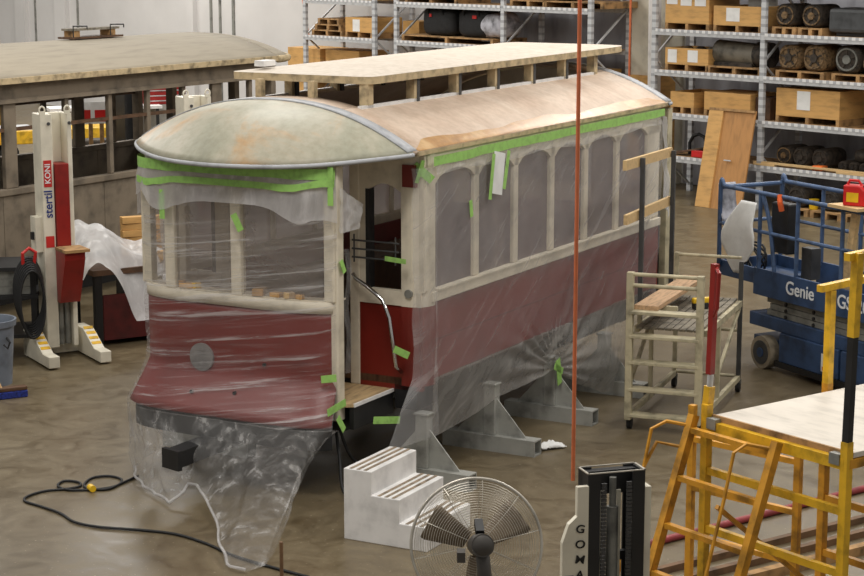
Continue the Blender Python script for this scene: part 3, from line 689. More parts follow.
# ================================================================== LEFT FLOOR
bn = thing('waste_bin', 'grey plastic bin at the left edge beside the broom', 'bin', (-4.42, 18.6, 0))
bb = MB().lathe([(.20, 0), (.24, .60), (.26, .60), (.265, .66), (.245, .66), (.23, .60), (.19, .04)], (0, 0, 0), 32).build('bin_body', 'binplastic', bn, smooth='auto')
MB().tube([(.2, -.15, .5), (.24, -.19, .46), (.22, -.21, .40), (.18, -.2, .44)], .012, 6).build('handle', 'black', bn)
br = thing('broom', 'push broom with blue bristles and wooden handle on the floor beside the bin', 'broom', (-4.18, 17.95, 0), R(28))
B(-.25, .25, -.05, .05, .0, .07).build('bristles', 'broomblue', br, bevel=.01); B(-.25, .25, -.045, .045, .07, .11).build('head', 'brownwood', br, bevel=.01)
MB().tube([(0, 0, .10), (-.38, .45, 1.25)], .014, 8).build('broom_handle', 'pine', br)
# dark bench at far left with iron pieces
bk = thing('parts_cart', 'dark steel parts cart by the left edge behind the grey bin', 'cart', (-4.95, 19.9, 0), R(10))
for x in (-.7, .7):
    for y in (-.3, .3): B(x - .03, x + .03, y - .03, y + .03, 0, 1.0).build('leg', 'black', bk)
for z in (.28, .70, 1.0): B(-.75, .75, -.35, .35, z - .04, z).build('shelf', 'black', bk)
for k in range(3):
    for j in range(2):
        o = MB().bar((-.72, 0, 0), (.72 - .05 * j, 0, 0), .10, .08).build('steel_beam', 'steelgrey')
        place(o, Vector((-4.95, 19.9, .745 + .083 * k)) + Matrix.Rotation(R(10), 3, 'Z') @ Vector((0, -.25 + .24 * j, 0)), R(10))
        tag(o, 'dark grey steel bar stacked on the cart behind the bin', 'steel bar', 'steel bars on the parts cart')
# work table under the white sheet, right of the lift
wt = thing('work_table', 'dark low work table with maroon box below, right of the ivory lift', 'table', (-3.15, 21.0, 0), R(32))
B(-.85, .75, -.4, .4, .80, .86).build('table_top', 'brownwood', wt)
for x in (-.78, .65):
    for y in (-.33, .33): B(x - .04, x + .04, y - .04, y + .04, 0, .80).build('leg', 'black', wt)
B(-.70, .58, -.30, -.26, .06, .56).build('maroon_panel', 'maroon', wt); B(-.70, .58, -.26, .3, .06, .10).build('lower_shelf', 'dark', wt)
for k in range(5):
    o = MB().box(-.5, .5, -.10, .10, 0, .03).build('board', 'pine' if k % 2 else 'crate', bevel=.003)
    place(o, Vector((-2.62, 20.95, .861 + .031 * k)) , R(28 + 5 * k))
    tag(o, 'loose board on the work table beside the white plastic', 'board', 'loose boards on the work table')
def wsheet(u, v):
    x = -.92 + 1.66 * u; y = -.45 + .85 * v
    z = .96 + .36 * math.exp(-((x + .55) / .40) ** 2) * (.45 + .55 * v) + .10 * mnoise.noise(Vector((x * 3, y * 3, 0))) + .05 * mnoise.noise(Vector((x * 8, y * 7, 3))) - .10 * max(0, x)
    if v < .34: z -= (.34 - v) * (2.1 * math.exp(-((x + .22) / .24) ** 2) + .35 + .5 * mnoise.noise(Vector((x * 5, 1, 2))))
    return (x, y - .06 * (1 - v) + .05 * mnoise.noise(Vector((x * 4, v * 4, 7))), max(z, .885 if v > .34 else .3))
o = MB().grid(wsheet, 60, 34).build('plastic_sheet', 'film_white', smooth=True); place(o, (-3.22, 20.85, .0), R(30))
tag(o, 'crumpled white plastic sheet heaped over the low work table', 'plastic sheet')
lp = Vector((-3.36, 21.75, 0))
for k in range(8):
    o = MB().box(-.24, .24, -.06, .06, 0, .075).build('timber', 'crate', bevel=.004); place(o, lp + Vector((0, 0, .62 + .078 * k)), R(20 + (4 if k % 2 else -3)))
    tag(o, 'short timber in the stack left of the film wrapped end', 'timber', 'stacked short timbers')
o = B(-.28, .28, -.2, .2, 0, .618).build('trestle_box', 'dark'); place(o, lp, R(20)); tag(o, 'dark box under the stack of short timbers', 'box')
# extension cord
def spl(pts, n=8):
    P = [Vector(p) for p in pts]; P = [P[0]] + P + [P[-1]]; out = []
    for i in range(1, len(P) - 2):
        for k in range(n):
            t = k / n; a, b, c, d = P[i - 1:i + 3]
            out.append(.5 * ((2 * b) + (c - a) * t + (2 * a - 5 * b + 4 * c - d) * t * t + (3 * b - a - 3 * c + d) * t ** 3))
    return out + [P[-2]]
def floorpath(px, z=.012): return [gp(x, y, z) for x, y in px]
xc = thing('extension_cord', 'black extension cord with yellow plug looping on the floor at lower left', 'cord', gp(85, 488))
off = -gp(85, 488)
def rel(l): return [p + off for p in l]
MB().tube(spl(rel(floorpath([(138, 476), (122, 483), (108, 489), (90, 489), (84, 485), (92, 478), (108, 476), (121, 479), (118, 485), (100, 489), (70, 490), (58, 486), (64, 481), (78, 482), (80, 486), (66, 489), (45, 491), (28, 496), (25, 501), (40, 506), (60, 513), (75, 522), (100, 527), (140, 530), (175, 534), (205, 543), (235, 556), (275, 568), (320, 580)]))), .011, 6).build('cord', 'rubber', xc, smooth=True)
MB().cyl(gp(90, 487, .03) + off, gp(93, 489, .03) + off, .028, n=12).build('plug', 'drillyellow', xc)
kc = MB().tube(spl([tl(-.5, -.75, .56), tl(-.6, -.85, .3), tl(-.75, -1.0, .05), tl(-.5, -1.15, .015), tl(-.1, -1.25, .015), tl(.2, -1.1, .015), tl(.1, -.9, .02), tl(-.3, -.8, .2), tl(-.4, -.7, .56)]), .014, 6).build('cable', 'rubber', smooth=True)
tag(kc, 'black cable looping down to the floor under the open doorway', 'cable')
st_ = MB().tube([(0, 0, 0), (0, 0, .62)], .012, 8).build('wooden_stake', 'rail_brown'); place(st_, (-.96, 11.6, 0)); tag(st_, 'thin brown stake at the bottom edge below the trailing film', 'stake')

# ================================================================== WHITE STEPS
wsx = Vector((-.655, 13.58, 0)); wsA = R(-28.0)
sp = thing('step_box', 'white wooden three-step box with dirty tread strips behind the fan', 'steps', wsx, wsA)
SW = .70
prof = [(0, 0), (0, .545), (.235, .545), (.235, .365), (.47, .365), (.47, .185), (.70, .185), (.70, 0)]
MB().prism(prof, lambda u, w, d: (u, d, w), 0, SW).build('step_carcass', 'white', sp, bevel=.006)
for k, (x, z) in enumerate([(0, .545), (.235, .365), (.47, .185)]):
    for j in range(3): B(x + .045 + .06 * j, x + .07 + .06 * j, .01, SW - .01, z, z + .004).build('tread_strip', 'tread', sp)

# ================================================================== PEDESTAL FAN
fc = Vector((.22, 8.98, 1.46)); fd = (Vector((0, 0, HC)) - fc).normalized()
fan = thing('pedestal_fan', 'round wire-guard pedestal fan with brown blades in the foreground', 'fan', (fc.x, fc.y, 0))
ax = Vector((-.12, 1, -.30)).normalized()      # blows toward the car
e1 = ax.cross(Vector((0, 0, 1))).normalized(); e2 = e1.cross(ax)
hub = Vector((0, 0, fc.z))
def circ(r, t, n=56): return [hub + ax * t + (e1 * math.cos(2 * PI * k / n) + e2 * math.sin(2 * PI * k / n)) * r for k in range(n)]
RF = .325
def bulge(r, sgn): return sgn * .085 * (1 - (r / RF) ** 4) 
for nm, sgn in (('rear_guard', -1), ('front_guard', 1)):
    g = MB()
    for k in range(22):
        r = .07 + (RF - .07) * k / 21.5; g.tube(circ(r, bulge(r, sgn)), .0011, 4, closed=True)
    for k in range(10):
        a = 2 * PI * (k + .3) / 10; g.tube([hub + ax * bulge(r, sgn) + (e1 * math.cos(a) + e2 * math.sin(a)) * r for r in (.06, .14, .22, .28, RF)], .0017, 4)
    g.build(nm, 'fan', fan)
MB().tube(circ(RF, 0), .008, 8, closed=True).build('guard_rim', 'fan', fan, smooth=True)
for k in range(3):
    a = R(32 + 120 * k); d1 = e1 * math.cos(a) + e2 * math.sin(a); d2 = -e1 * math.sin(a) + e2 * math.cos(a)
    def bl(u, v):
        r = .05 + .215 * u; w = (.055 + .075 * u) * (1 if u < .9 else .9); s_ = (v - .5) * 2
        return hub + d1 * r + d2 * (s_ * w * .75) + ax * (.028 * s_ + .01 * s_ * s_)
    MB().grid(bl, 8, 6).build('blade', 'fanblade', fan, smooth=True, solid=.003)
MB().cyl(hub - ax * .06, hub + ax * .05, .045, n=20).build('blade_hub', 'fanblade', fan)
mo = MB(); mo.cyl(hub - ax * .10, hub - ax * .22, .058, .056, n=24); mo.cyl(hub - ax * .22, hub - ax * .24, .05, .02, n=24); mo.build('motor', 'fandark', fan, smooth='auto')
B(-.10, -.06, -.25, -.18, fc.z - .01, fc.z + .04).build('switch_knob', 'fandark', fan)
MB().bar(hub - ax * .12 + Vector((0, 0, .06)), hub - ax * .05 + Vector((0, 0, .12)), .04, .04).build('oscillation_knob', 'black', fan)
MB().tube([hub - ax * .17, hub - ax * .17 + Vector((.02, 0, -.18)), Vector((.02, -.15, .9)), Vector((.02, -.15, .05))], .034, 12).build('pedestal', 'fandark', fan, smooth=True)
MB().lathe([(.26, 0), (.26, .03), (.08, .06), (.05, .08)], (.02, -.15, 0), 32).build('base', 'fandark', fan)

# ================================================================== SMALL LIFT TRUCK (foreground)
gl = thing('lift_truck', 'ivory and black lift mast with vertical lettering at the bottom edge', 'lift truck', (.935, 9.75, 0), R(17)); gl.scale = (1.16, 1.1, 1)
ZG = 1.62
sp_ = MB().prism([(-.24, 0), (-.24, 1.26), (-.21, 1.36), (-.17, 1.40), (-.17, 1.56), (-.115, 1.56), (-.115, 0)], lambda u, w, d: (u, d, w), -.06, -.03).build('side_plate', 'ivory', gl)
for k, ch in enumerate('GOMACO'): text(ch, .062, 'ink', gl, (-.155, -.064, 1.33 - .084 * k), (PI / 2, R(8), 0), .002)
B(-.232, -.185, -.063, -.060, 1.02, 1.08).build('sticker', 'greyspot', gl); B(-.232, -.185, -.063, -.060, .92, .98).build('sticker', 'drillyellow', gl)
for s in (-1, 1):
    ch = MB(); a, b = (-.115, -.055) if s < 0 else (.105, .165)
    ch.box(a, b, -.05, -.038, .05, ZG); ch.box(a, b, .07, .082, .05, ZG); x = a if s < 0 else b - .014; ch.box(x, x + .014, -.038, .07, .05, ZG); ch.build('mast_channel', 'black', gl)
cp = MB(); cp.box(-.115, .165, .03, .08, ZG - .14, ZG - .01); cp.build('crosshead', 'black', gl)
MB().box(-.118, .168, -.052, -.044, ZG, ZG + .006).box(-.118, -.108, -.052, .084, ZG, ZG + .006).box(.158, .168, -.052, .084, ZG, ZG + .006).box(-.118, .168, .076, .084, ZG, ZG + .006).build('top_lip', 'fan', gl)
MB().cyl((.025, .0, .05), (.025, .0, 1.42), .027, n=20).cyl((.025, .0, 1.42), (.025, .0, ZG - .04), .016, n=16).build('cylinder', 'steelgrey', gl, smooth='auto')
for x in (-.037, .087):
    chn = MB(); z = .1
    while z < ZG - .06:
        chn.box(x - .012, x + .012, -.055, -.043, z, z + .016); z += .021
    chn.build('chain', 'darkpost', gl)
for x in (-.014, .064): B(x - .010, x + .010, .02, .04, .05, 1.5).build('guide_bar', 'ivory', gl)
for z in (.35, .75, 1.1): B(-.115, .165, .04, .07, z, z + .05).build('cross_tie', 'black', gl)
B(.166, .205, -.03, .07, .05, 1.52).build('cover_strip', 'ivory', gl)
B(-.25, .20, -.35, .06, .04, .32).build('chassis', 'ivory', gl, bevel=.02)
for x in (-.2, .17):
    for y in (-.28, .02): MB().cyl((x - .02, y, .05), (x + .02, y, .05), .05, n=16).build('wheel', 'rubber', gl)

# ================================================================== HOSES
for (px, py_, dep, ztop, zbot, lab) in [(576, 300, 9.72, 9.0, 1.572, 'orange air hose hanging straight down to the ivory lift mast')]:
    x = (px - 432) / F * (ray(px, py_).y and dep / ray(px, py_).y); o = MB().tube([(0, 0, 0), (.004, 0, ztop - zbot)], .0105, 8).build('air_hose', 'hose'); place(o, (x - .003, dep, zbot)); tag(o, lab, 'hose')
o = MB().tube([(0, 0, 0), (.0, 0, 7.1)], .02, 6).build('air_hose', 'hose'); place(o, rk(-3.2, .35, 1.9)); tag(o, 'thin orange hose hanging in front of the ivory wall column', 'hose')
o = MB().tube([rk(-14.0, 1.2, 4.6), rk(-13.3, .9, 3.5), rk(-12.6, .6, 2.3)], .02, 6).build('air_hose', 'hose'); tag(o, 'slack orange hose slanting down the bright far wall', 'hose')

# ================================================================== ROLLING STAIR PLATFORM
RO = Vector((1.78, 16.76, 0)); RR = R(-20.5)
rm = Matrix.Translation(RO) @ Matrix.Rotation(RR, 4, 'Z')
rp = thing('rolling_stair', 'beige rolling stair platform with grey slatted deck beside the streetcar', 'stair', RO, RR)
RW, RD, DZ = .64, 1.83, .92
for x in (0, RW):
    B(x - .03, x + .03, -.035, .035, .1, 1.46).build('stringer', 'beige', rp, bevel=.006)
    B(x - .02, x + .02, .0, RD, .12, .17).build('base_rail', 'beige', rp); B(x - .02, x + .02, .25, RD, DZ - .06, DZ).build('deck_rail', 'beige', rp)
    B(x - .02, x + .02, RD - .04, RD, .12, 1.30 if x else 1.36).build('rear_post', 'beige' if x == 0 else 'darkpost', rp)
    B(x - .018, x + .018, .8, .84, .15, DZ).build('mid_post', 'beige', rp)
for k, z in enumerate([.13, .37, .62, .86, 1.08, 1.34, 1.44]):
    if z < 1.2: B(0, RW, -.04, .10, z, z + .028).build('step', 'beige', rp, bevel=.004)
    else: MB().cyl((0, 0, z), (RW, 0, z), .018, n=10).build('rail', 'beige', rp)
for k in range(9): B(.03 + .066 * k, .085 + .066 * k, .12, RD - .03, DZ, DZ + .02).build('deck_slat', 'slat', rp)
MB().bar((0, .1, .45), (0, .8, .88), .03).build('brace', 'beige', rp); MB().bar((RW, .84, .4), (RW, RD, .88), .03).build('brace', 'beige', rp)
MB().cyl((0, RD - .02, 1.34), (RW, RD - .02, 1.34), .016, n=10).build('rail', 'beige', rp); MB().cyl((0, RD - .02, .62), (RW, RD - .02, .62), .016, n=10).build('rail', 'beige', rp); MB().cyl((0, RD - .02, .16), (RW, RD - .02, .16), .016, n=10).build('rail', 'beige', rp)
for x in (0, RW):
    for y in (.06, RD - .02):
        c = MB(); c.cyl((x - .02, y, .052), (x + .02, y, .052), .05, n=18); w = c.build('caster_wheel', 'rubber', rp); B(x - .03, x + .03, y - .02, y + .02, .09, .13).build('caster_fork', 'steelgrey', rp)
pk = B(-.11, .11, -.84, .84, 0, .045).build('plank', 'ply', bevel=.004); pk.data.materials[0] = M['pine']
pk.data.materials[0] = mat('reddish_plank', (196, 160, 124), .7, var=.12, scale=5, stretch=(8, 1, 8))
place(pk, rm @ Vector((.16, .90, 1.105)), RR + R(-2)); pk.rotation_euler[0] = R(0); tag(pk, 'reddish wooden plank lying along the top of the beige stair platform', 'plank')
# supports for the plank (rails of the platform)
for y in (.36, 1.44): B(.0, RW * .55, y - .02, y + .02, 1.06, 1.10).build('plank_support', 'beige', rp); 
for y in (.36, 1.44): B(-.018, .018, y - .02, y + .02, DZ, 1.10).build('support_post', 'beige', rp)
dr = thing('cordless_drill', 'yellow and black cordless drill on the slatted deck of the beige stair', 'drill', rm @ Vector((.40, 1.15, DZ + .02)), R(20))
B(-.09, .06, -.03, .03, .0, .06).build('battery', 'black', dr, bevel=.008); B(-.10, .10, -.028, .028, .055, .11).build('drill_body', 'drillyellow', dr, bevel=.015); MB().cyl((.10, 0, .08), (.18, 0, .08), .02, .012, n=12).build('chuck', 'black', dr)
MB().bar((-.05, .05, .02), (.15, .07, .02), .05, .03).build('side_handle', 'black', dr)
# wooden guard rail
gr = thing('guard_rail', 'two pale wooden rails on dark posts bolted to the beige stair', 'guard rail', rm @ Vector((0, 0, 0)), RR)
for y in (.58, 1.80): B(-.075, -.035, y - .02, y + .02, .90, 2.42 if y < 1 else 2.36).build('post', 'darkpost', gr)
for z0, z1 in ((2.40, 2.34), (1.90, 1.86)):
    MB().bar((-.10, .10 if z0 > 2 else .16, z0), (-.10, 1.86, z1), .035, .09).build('rail', 'pine', gr)

# ================================================================== SCISSOR LIFT
GO = Vector((3.44, 19.30, 0)); GA = math.atan2(-.891, .454)
gm = Matrix.Translation(GO) @ Matrix.Rotation(GA, 4, 'Z')
sc = thing('scissor_lift', 'blue scissor lift with extended platform and guard rails beside the stair', 'scissor lift', GO, GA)
GLn = 2.3
B(-.30, GLn, .10, .75, .16, .30).build('chassis', 'blue', sc, bevel=.01); B(-.28, GLn, .02, .80, .42, .56).build('chassis_rail', 'blue', sc, bevel=.01)
B(.26, 1.20, .0, .12, .12, .42).build('battery_door', 'blue', sc, bevel=.01); B(1.24, GLn, .0, .12, .12, .42).build('hydraulic_door', 'blue', sc, bevel=.01)
B(.95, 1.12, -.004, .0, .16, .34).build('warning_label', 'paper', sc); B(.97, 1.10, -.006, -.004, .17, .21).build('label_print', 'sticker_red', sc)
B(.2, 2.2, -.01, .03, .06, .12).build('pothole_guard', 'black', sc)
for x in (0, 1.85):
    for y in (.03, .72):
        w = MB().cyl((x, y - .06, .17), (x, y + .06, .17), .17, n=32).build('wheel', mat('grey_tyre', (150, 138, 118), .8, var=.15), sc); MB().cyl((x, y - .066, .17), (x, y + .066, .17), .125, n=28).build('wheel_hub', 'darkpost', w); MB().cyl((x, y - .075, .17), (x, y + .075, .17), .05, n=20).build('hub_cap', 'blue', w)
for k in range(3):
    z = .585 + .065 * k; B(-.02 + .05 * (k % 2), GLn, .05, .12, z - .02, z + .038).build('scissor_arm', 'steelgrey', sc); B(-.02 + .05 * (k % 2), GLn, .68, .75, z - .02, z + .038).build('scissor_arm', 'steelgrey', sc)
    for x in (.3, .75, 1.3): MB().cyl((x, .035, z), (x, .05, z), .018, n=12).build('pivot_pin', 'black', sc)
B(-.16, GLn, -.01, .82, .76, .80).build('deck', 'blue', sc); B(-.18, GLn, -.02, .01, .76, 1.04).build('toe_board', 'blue', sc, bevel=.006); B(-.18, GLn, .80, .83, .76, 1.04).build('toe_board', 'blue', sc)
B(-.82, -.18, .03, .78, .86, .90).build('extension_deck', 'blue', sc); B(-.82, -.18, .02, .05, .86, 1.02).build('extension_toe_board', 'blue', sc); B(-.82, -.18, .76, .79, .86, 1.02).build('extension_toe_board', 'blue', sc); B(-.85, -.81, .02, .79, .86, 1.02).build('extension_end', 'blue', sc)
text('Genie', .19, 'white_print', sc, (.60, -.024, .91), (PI / 2, 0, 0), .002); text('GS-2032', .19, 'white_print', sc, (1.52, -.024, .91), (PI / 2, 0, 0), .002)
for y in (.0, .81):
    MB().tube(spl([(-.82, y, .95), (-.82, y, 1.82), (-.75, y, 1.82), (-.6, y, 1.82), (.4, y, 1.82), (GLn, y, 1.82)], 6), .024, 8).build('top_rail', 'bluerail', sc, smooth=True)
    MB().tube([(-.82, y, 1.42), (GLn, y, 1.42)], .02, 8).build('mid_rail', 'bluerail', sc)
    for x in (-.12, .5, 1.2, 1.9): MB().tube([(x, y, 1.0), (x, y, 1.82)], .022, 8).build('rail_post', 'bluerail', sc)
MB().tube([(-.82, .0, 1.80), (-.82, .81, 1.80)], .024, 8).build('top_rail', 'bluerail', sc); MB().tube([(-.82, .0, 1.42), (-.82, .81, 1.42)], .02, 8).build('mid_rail', 'bluerail', sc)
MB().tube(spl([(.15, .0, 1.0), (.05, .0, 1.5), (-.08, .0, 1.80)]), .022, 8).build('gate_strut', 'bluerail', sc); MB().tube(spl([(1.45, .81, 1.0), (1.3, .81, 1.5), (1.05, .81, 1.80)]), .022, 8).build('gate_strut', 'bluerail', sc)
B(-.02, .26, .06, .20, 1.22, 1.74).build('control_box', 'black', sc, bevel=.02); B(.30, .46, .22, .34, .98, 1.30).build('platform_box', 'darkpost', sc)
# things on the scissor lift
def paperfn(u, v):
    w = .26 + .30 * min(1, v * 2.2) if v < .62 else .56 - .46 * (v - .62) / .38
    x = -.34 + .30 * max(0, .3 - v) - .05 * v + (u - .5) * w + (.05 if v > .8 else 0) * -1
    return (x, -.05 - .05 * math.sin(PI * v) - .03 * mnoise.noise(Vector((u * 3, v * 3, 0))) * v, 1.72 - .78 * v)
ps = MB().grid(paperfn, 12, 24).build('paper_sheet', 'paper', smooth=True, solid=.004)
place(ps, GO, GA); tag(ps, 'long white paper sheet hanging over the near rail of the blue lift', 'paper')
ps = MB().grid(lambda u, v: (-.865 - .03 * math.sin(PI * v) + .10 * v, .0 + .22 * u, 1.84 - v * .42), 6, 8).build('plastic_scrap', 'lighthaze', smooth=True, solid=.004)
place(ps, GO, GA); tag(ps, 'grey sheet draped on the end rail of the blue lift', 'sheet')
cd = MB()
for k in range(5): cd.tube([(-.62 + .17 * math.cos(a) , .30 + .05 * math.sin(2 * a + k), 1.73 + .15 * math.sin(a) - .02 * k) for a in [2 * PI * j / 20 for j in range(20)]], .012, 6, closed=True)
cd = cd.build('cable_coil', 'rubber', smooth=True); place(cd, GO, GA); cd.location = gm @ Vector((0, 0, -.66)); tag(cd, 'black cable coil on the extension deck of the blue lift', 'cable')
oc = MB().tube([(0, 0, .02), (0, -.03, -.05), (.02, -.03, -.14)], .028, 8).build('orange_strap', mat('orange_strap_cloth', (222, 96, 40), .7)); place(oc, gm @ Vector((.22, -.02, 1.82)), 0); tag(oc, 'orange strap tied to the top rail of the blue lift', 'strap')
pb = MB().bar((1.12, .10, .80), (1.33, .05, 1.79), .04, .12).build('wooden_post', 'pine'); place(pb, gm @ Vector((0, .0, .0)), GA); tag(pb, 'pale wooden board leaning up the near rail of the blue lift under the fuel can', 'board')
tb_ = MB().box(-.22, .22, -.15, .15, 0, .03).build('shelf_board', 'pine'); place(tb_, gm @ Vector((1.36, .0, 1.845)), GA); tag(tb_, 'small wooden board across the near lift rail under the red can', 'board')
fcn = thing('fuel_can', 'red plastic fuel can with yellow label on the lift rail board', 'fuel can', gm @ Vector((1.38, .0, 1.876)), GA + .5)
MB().prism([(-.11, 0), (.11, 0), (.11, .15), (.06, .20), (-.11, .20)], lambda u, w, d: (u, d, w), -.07, .07).build('can_body', 'canred', fcn, bevel=.015); B(-.07, .05, -.076, -.070, .04, .13).build('can_label', 'drillyellow', fcn); MB().tube([(-.09, 0, .20), (-.07, 0, .24), (.02, 0, .24), (.05, 0, .20)], .014, 6).build('can_handle', 'canred', fcn); MB().cyl((.08, 0, .18), (.12, 0, .23), .02, n=10).build('spout', 'black', fcn)

# ================================================================== YELLOW SCAFFOLD
SF = Vector((1.55, 10.40, 0)); sdir = Vector((.60, -.80, 0)); SA = math.atan2(sdir.y, sdir.x)
sm = Matrix.Translation(SF) @ Matrix.Rotation(SA, 4, 'Z')      # x along the short end, y away along the deck
sf = thing('scaffold', 'yellow rolling scaffold with pale plywood deck in the right foreground', 'scaffold', SF, SA)
SWd, SL, SZ = 1.02, 1.0, 1.76
def frame(parent, y, m_, z1, rungs=(.42, .76, 1.10, 1.44)):
    for x in (0, SWd): MB().bar((x, y, .12), (x, y, z1), .047).build('frame_post', m_, parent)
    for z in rungs: MB().bar((0, y, z), (SWd, y, z), .034, .042).build('frame_rung', m_, parent)
frame(sf, 0, 'yellow', 1.82); frame(sf, SL, 'orangey', 1.80, (.42, .76, 1.10, 1.44))
MB().bar((-.0, 0, SZ - .06), (SWd, 0, SZ - .06), .05, .06).build('end_ledger', 'yellow', sf); MB().bar((0, SL, SZ - .06), (SWd, SL, SZ - .06), .05, .06).build('end_ledger', 'yellow', sf)
for x in (0, SWd):
    MB().bar((x, 0, SZ - .06), (x, SL, SZ - .06), .05, .05).build('side_ledger', 'orangey', sf)
    for y in (0, SL): MB().cyl((x - .02, y, .06), (x + .02, y, .06), .06, n=18).build('caster', 'rubber', sf)
MB().bar((SWd, 0, .5), (SWd, SL, 1.5), .025).build('cross_brace', 'orangey', sf); MB().bar((0, SL, .5), (0, .1, 1.2), .025).build('cross_brace', 'orangey', sf)
B(.03, SWd + .02, .03, 2.3, SZ - .03, SZ).build('deck_board', 'deckply', sf, bevel=.003); B(.02, SWd + .02, .015, .03, SZ - .05, SZ + .003).build('deck_trim', 'palletwood', sf)
for x in (.06, SWd - .06): B(x - .035, x + .035, -.03, .03, SZ - .07, SZ - .01).build('corner_clamp', 'steelgrey', sf)
# guard posts
MB().bar((-.02, .02, 1.78), (-.005, .02, 1.92), .045).build('socket', 'yellow', sf); MB().cyl((-.005, .02, 1.92), (0, .02, 1.99), .018, n=12).build('socket_collar', 'galv', sf); MB().bar((-.005, .02, 1.99), (.012, .02, 2.62), .036).build('red_guard_post', 'liftred', sf)
MB().tube([(.02, .02, 2.60), (.085, -.02, 2.58), (.075, -.02, 2.38), (.01, .02, 2.32)], .011, 8).build('gate_handle', 'liftred', sf)
MB().bar((SWd, .0, 1.80), (SWd + .01, .0, 2.38), .040).build('dark_sleeve', 'black', sf); MB().bar((SWd + .01, .0, 2.38), (SWd + .02, .0, 2.82), .045).build('guard_post', 'yellow', sf)
MB().bar((.0, SL, 1.76), (.0, SL, 2.36), .045).build('guard_post', 'yellow', sf); MB().bar((.0, SL - .10, 2.38), (.0, SL + .85, 2.42), .045, .04).build('guard_top_rail', 'yellow', sf)
MB().bar((SWd, -.06, 2.80), (SWd + .02, .9, 2.84), .04).build('guard_top_rail', 'yellow', sf)
# ladder on the scaffold end
ld = thing('scaffold_ladder', 'orange-yellow inclined ladder with looped handles at the near scaffold end', 'ladder', SF, SA)
def ldp(x, h):   # x across, h height: leans outward
    return Vector((x, -.05 - (1.80 - h) * .36, h))
for x in (-.04, .60):
    MB().bar(ldp(x, .0), ldp(x, 1.76 if x < 0 else 1.74), .045, .05).build('stringer', 'orangey', ld)
    h0 = 1.72
    MB().tube([ldp(x, h0 - .02), ldp(x, h0) + Vector((-.10 if x < 0 else -.12, -.10, .0)), ldp(x, h0 - .02) + Vector((-.14, -.17, -.02)), ldp(x, h0 - .25) + Vector((-.15, -.14, -.04)), ldp(x, .5) + Vector((-.14, -.10, -.05))], .011, 6).build('hand_rail', 'orangey', ld)
MB().tube([ldp(-.04, 1.58), ldp(-.04, 1.60) + Vector((-.13, -.10, 0)), ldp(-.04, 1.35) + Vector((-.16, -.16, 0))], .011, 6).build('hand_rail', 'orangey', ld)
for k in range(6):
    z = 1.68 - .26 * k; MB().bar(ldp(-.04, z), ldp(.60, z), .04, .03).build('rung', 'orangey', ld)
# loose frame behind
fr2 = thing('end_trestle', 'second orange scaffold end trestle standing behind the near end, under the deck', 'trestle', (1.66, 11.75, 0), SA + R(9))
for x in (0, .80): MB().bar((x, 0, 0), (x, 0, 1.48), .042).build('trestle_post', 'orangey', fr2)
for z in (.3, .62, .94, 1.26): MB().bar((0, 0, z), (.80, 0, z), .035).build('trestle_rung', 'orangey', fr2)

# pipes and rails on the floor behind the scaffold
def floor_bar(p, q, w, m_, name, label, cat, h=None, tube=False, z=None):
    z = z if z is not None else w / 2 + .001
    a, b = gp(*p, z), gp(*q, z); mid = (a + b) / 2; d = b - a; l = d.length / 2
    o = (MB().cyl((-l, 0, 0), (l, 0, 0), w / 2, n=14) if tube else MB().bar((-l, 0, 0), (l, 0, 0), w, h or w)).build(name, m_)
    place(o, mid, math.atan2(d.y, d.x)); return tag(o, label, cat)
floor_bar((640, 546), (905, 478), .055, 'pipe_red', 'steel_pipe', 'long maroon pipe on the floor, seen through the scaffold', 'pipe', tube=True)
floor_bar((655, 572), (905, 508), .05, 'rail_brown', 'steel_rail', 'upper brown steel rail on the floor below the maroon pipe', 'rail')
floor_bar((690, 578), (905, 522), .05, 'rail_brown', 'steel_rail', 'middle brown steel rail on the floor below the maroon pipe', 'rail')
floor_bar((740, 580), (905, 538), .07, 'palletwood', 'timber', 'pale timber lying lowest, alongside the brown floor rails', 'timber')
# crumpled rag by stand
rg = MB().grid(lambda u, v: ((u - .5) * .30, (v - .5) * .10, .015 + .05 * math.sin(PI * u) * math.sin(PI * v) + .035 * abs(mnoise.noise(Vector((u * 9, v * 4, 0))))), 24, 10).build('rag', 'paper', smooth=True, solid=.004); place(rg, gp(549, 449, 0) + Vector((0, 0, .0)), R(25)); tag(rg, 'crumpled white rag at the end of the steel stand beam', 'rag')

# ================================================================== PALLET RACKS
def rack(xs, levels, label, loc_y=0, depth=1.0, top=4.6):
    t = thing('pallet_rack', label, 'rack', rk(xs[0], loc_y, 0), RA)
    x0 = xs[0]
    for x in xs:
        u = x - x0
        for y in (0, depth):
            B(u - .045, u + .045, y, y + .07, 0, top).build('upright', 'perforated', t)
        z = .15; k = 0; br_ = MB()
        while z < top - .7:
            a, b = (0.03, depth) if k % 2 else (depth, .03); br_.bar((u, a, z), (u, b, z + .75), .035, .03); z += .75; k += 1
        br_.build('lacing', 'galv', t)
    for a, b in zip(xs, xs[1:]):
        for z in levels:
            B(a - x0 + .045, b - x0 - .045, -.01, .04, z - .10, z).build('beam', 'galv', t); B(a - x0 + .045, b - x0 - .045, depth, depth + .05, z - .10, z).build('beam', 'galv', t)
            dk_ = MB(); x = a - x0 + .06
            dk_.box(a - x0 + .05, b - x0 - .05, .04, depth, z - .012, z)
            dk_.build('shelf_deck', 'palletwood', t)
            B(a - x0 + .05, b - x0 - .05, -.016, -.01, z - .045, z + .004).build('deck_lip', 'lip', t)
    return t
LV = [.74, 1.47, 2.19, 2.88, 3.6]
rack([-2.34, 0, 2.2, 4.5], LV, 'galvanised pallet rack full of crates and motors behind the plywood panel')
LB = [.86, 1.62, 2.42, 3.17, 3.92]
rack([-9.1, -6.07, -3.85], LB, 'galvanised pallet rack with black bags behind the raised roof deck')
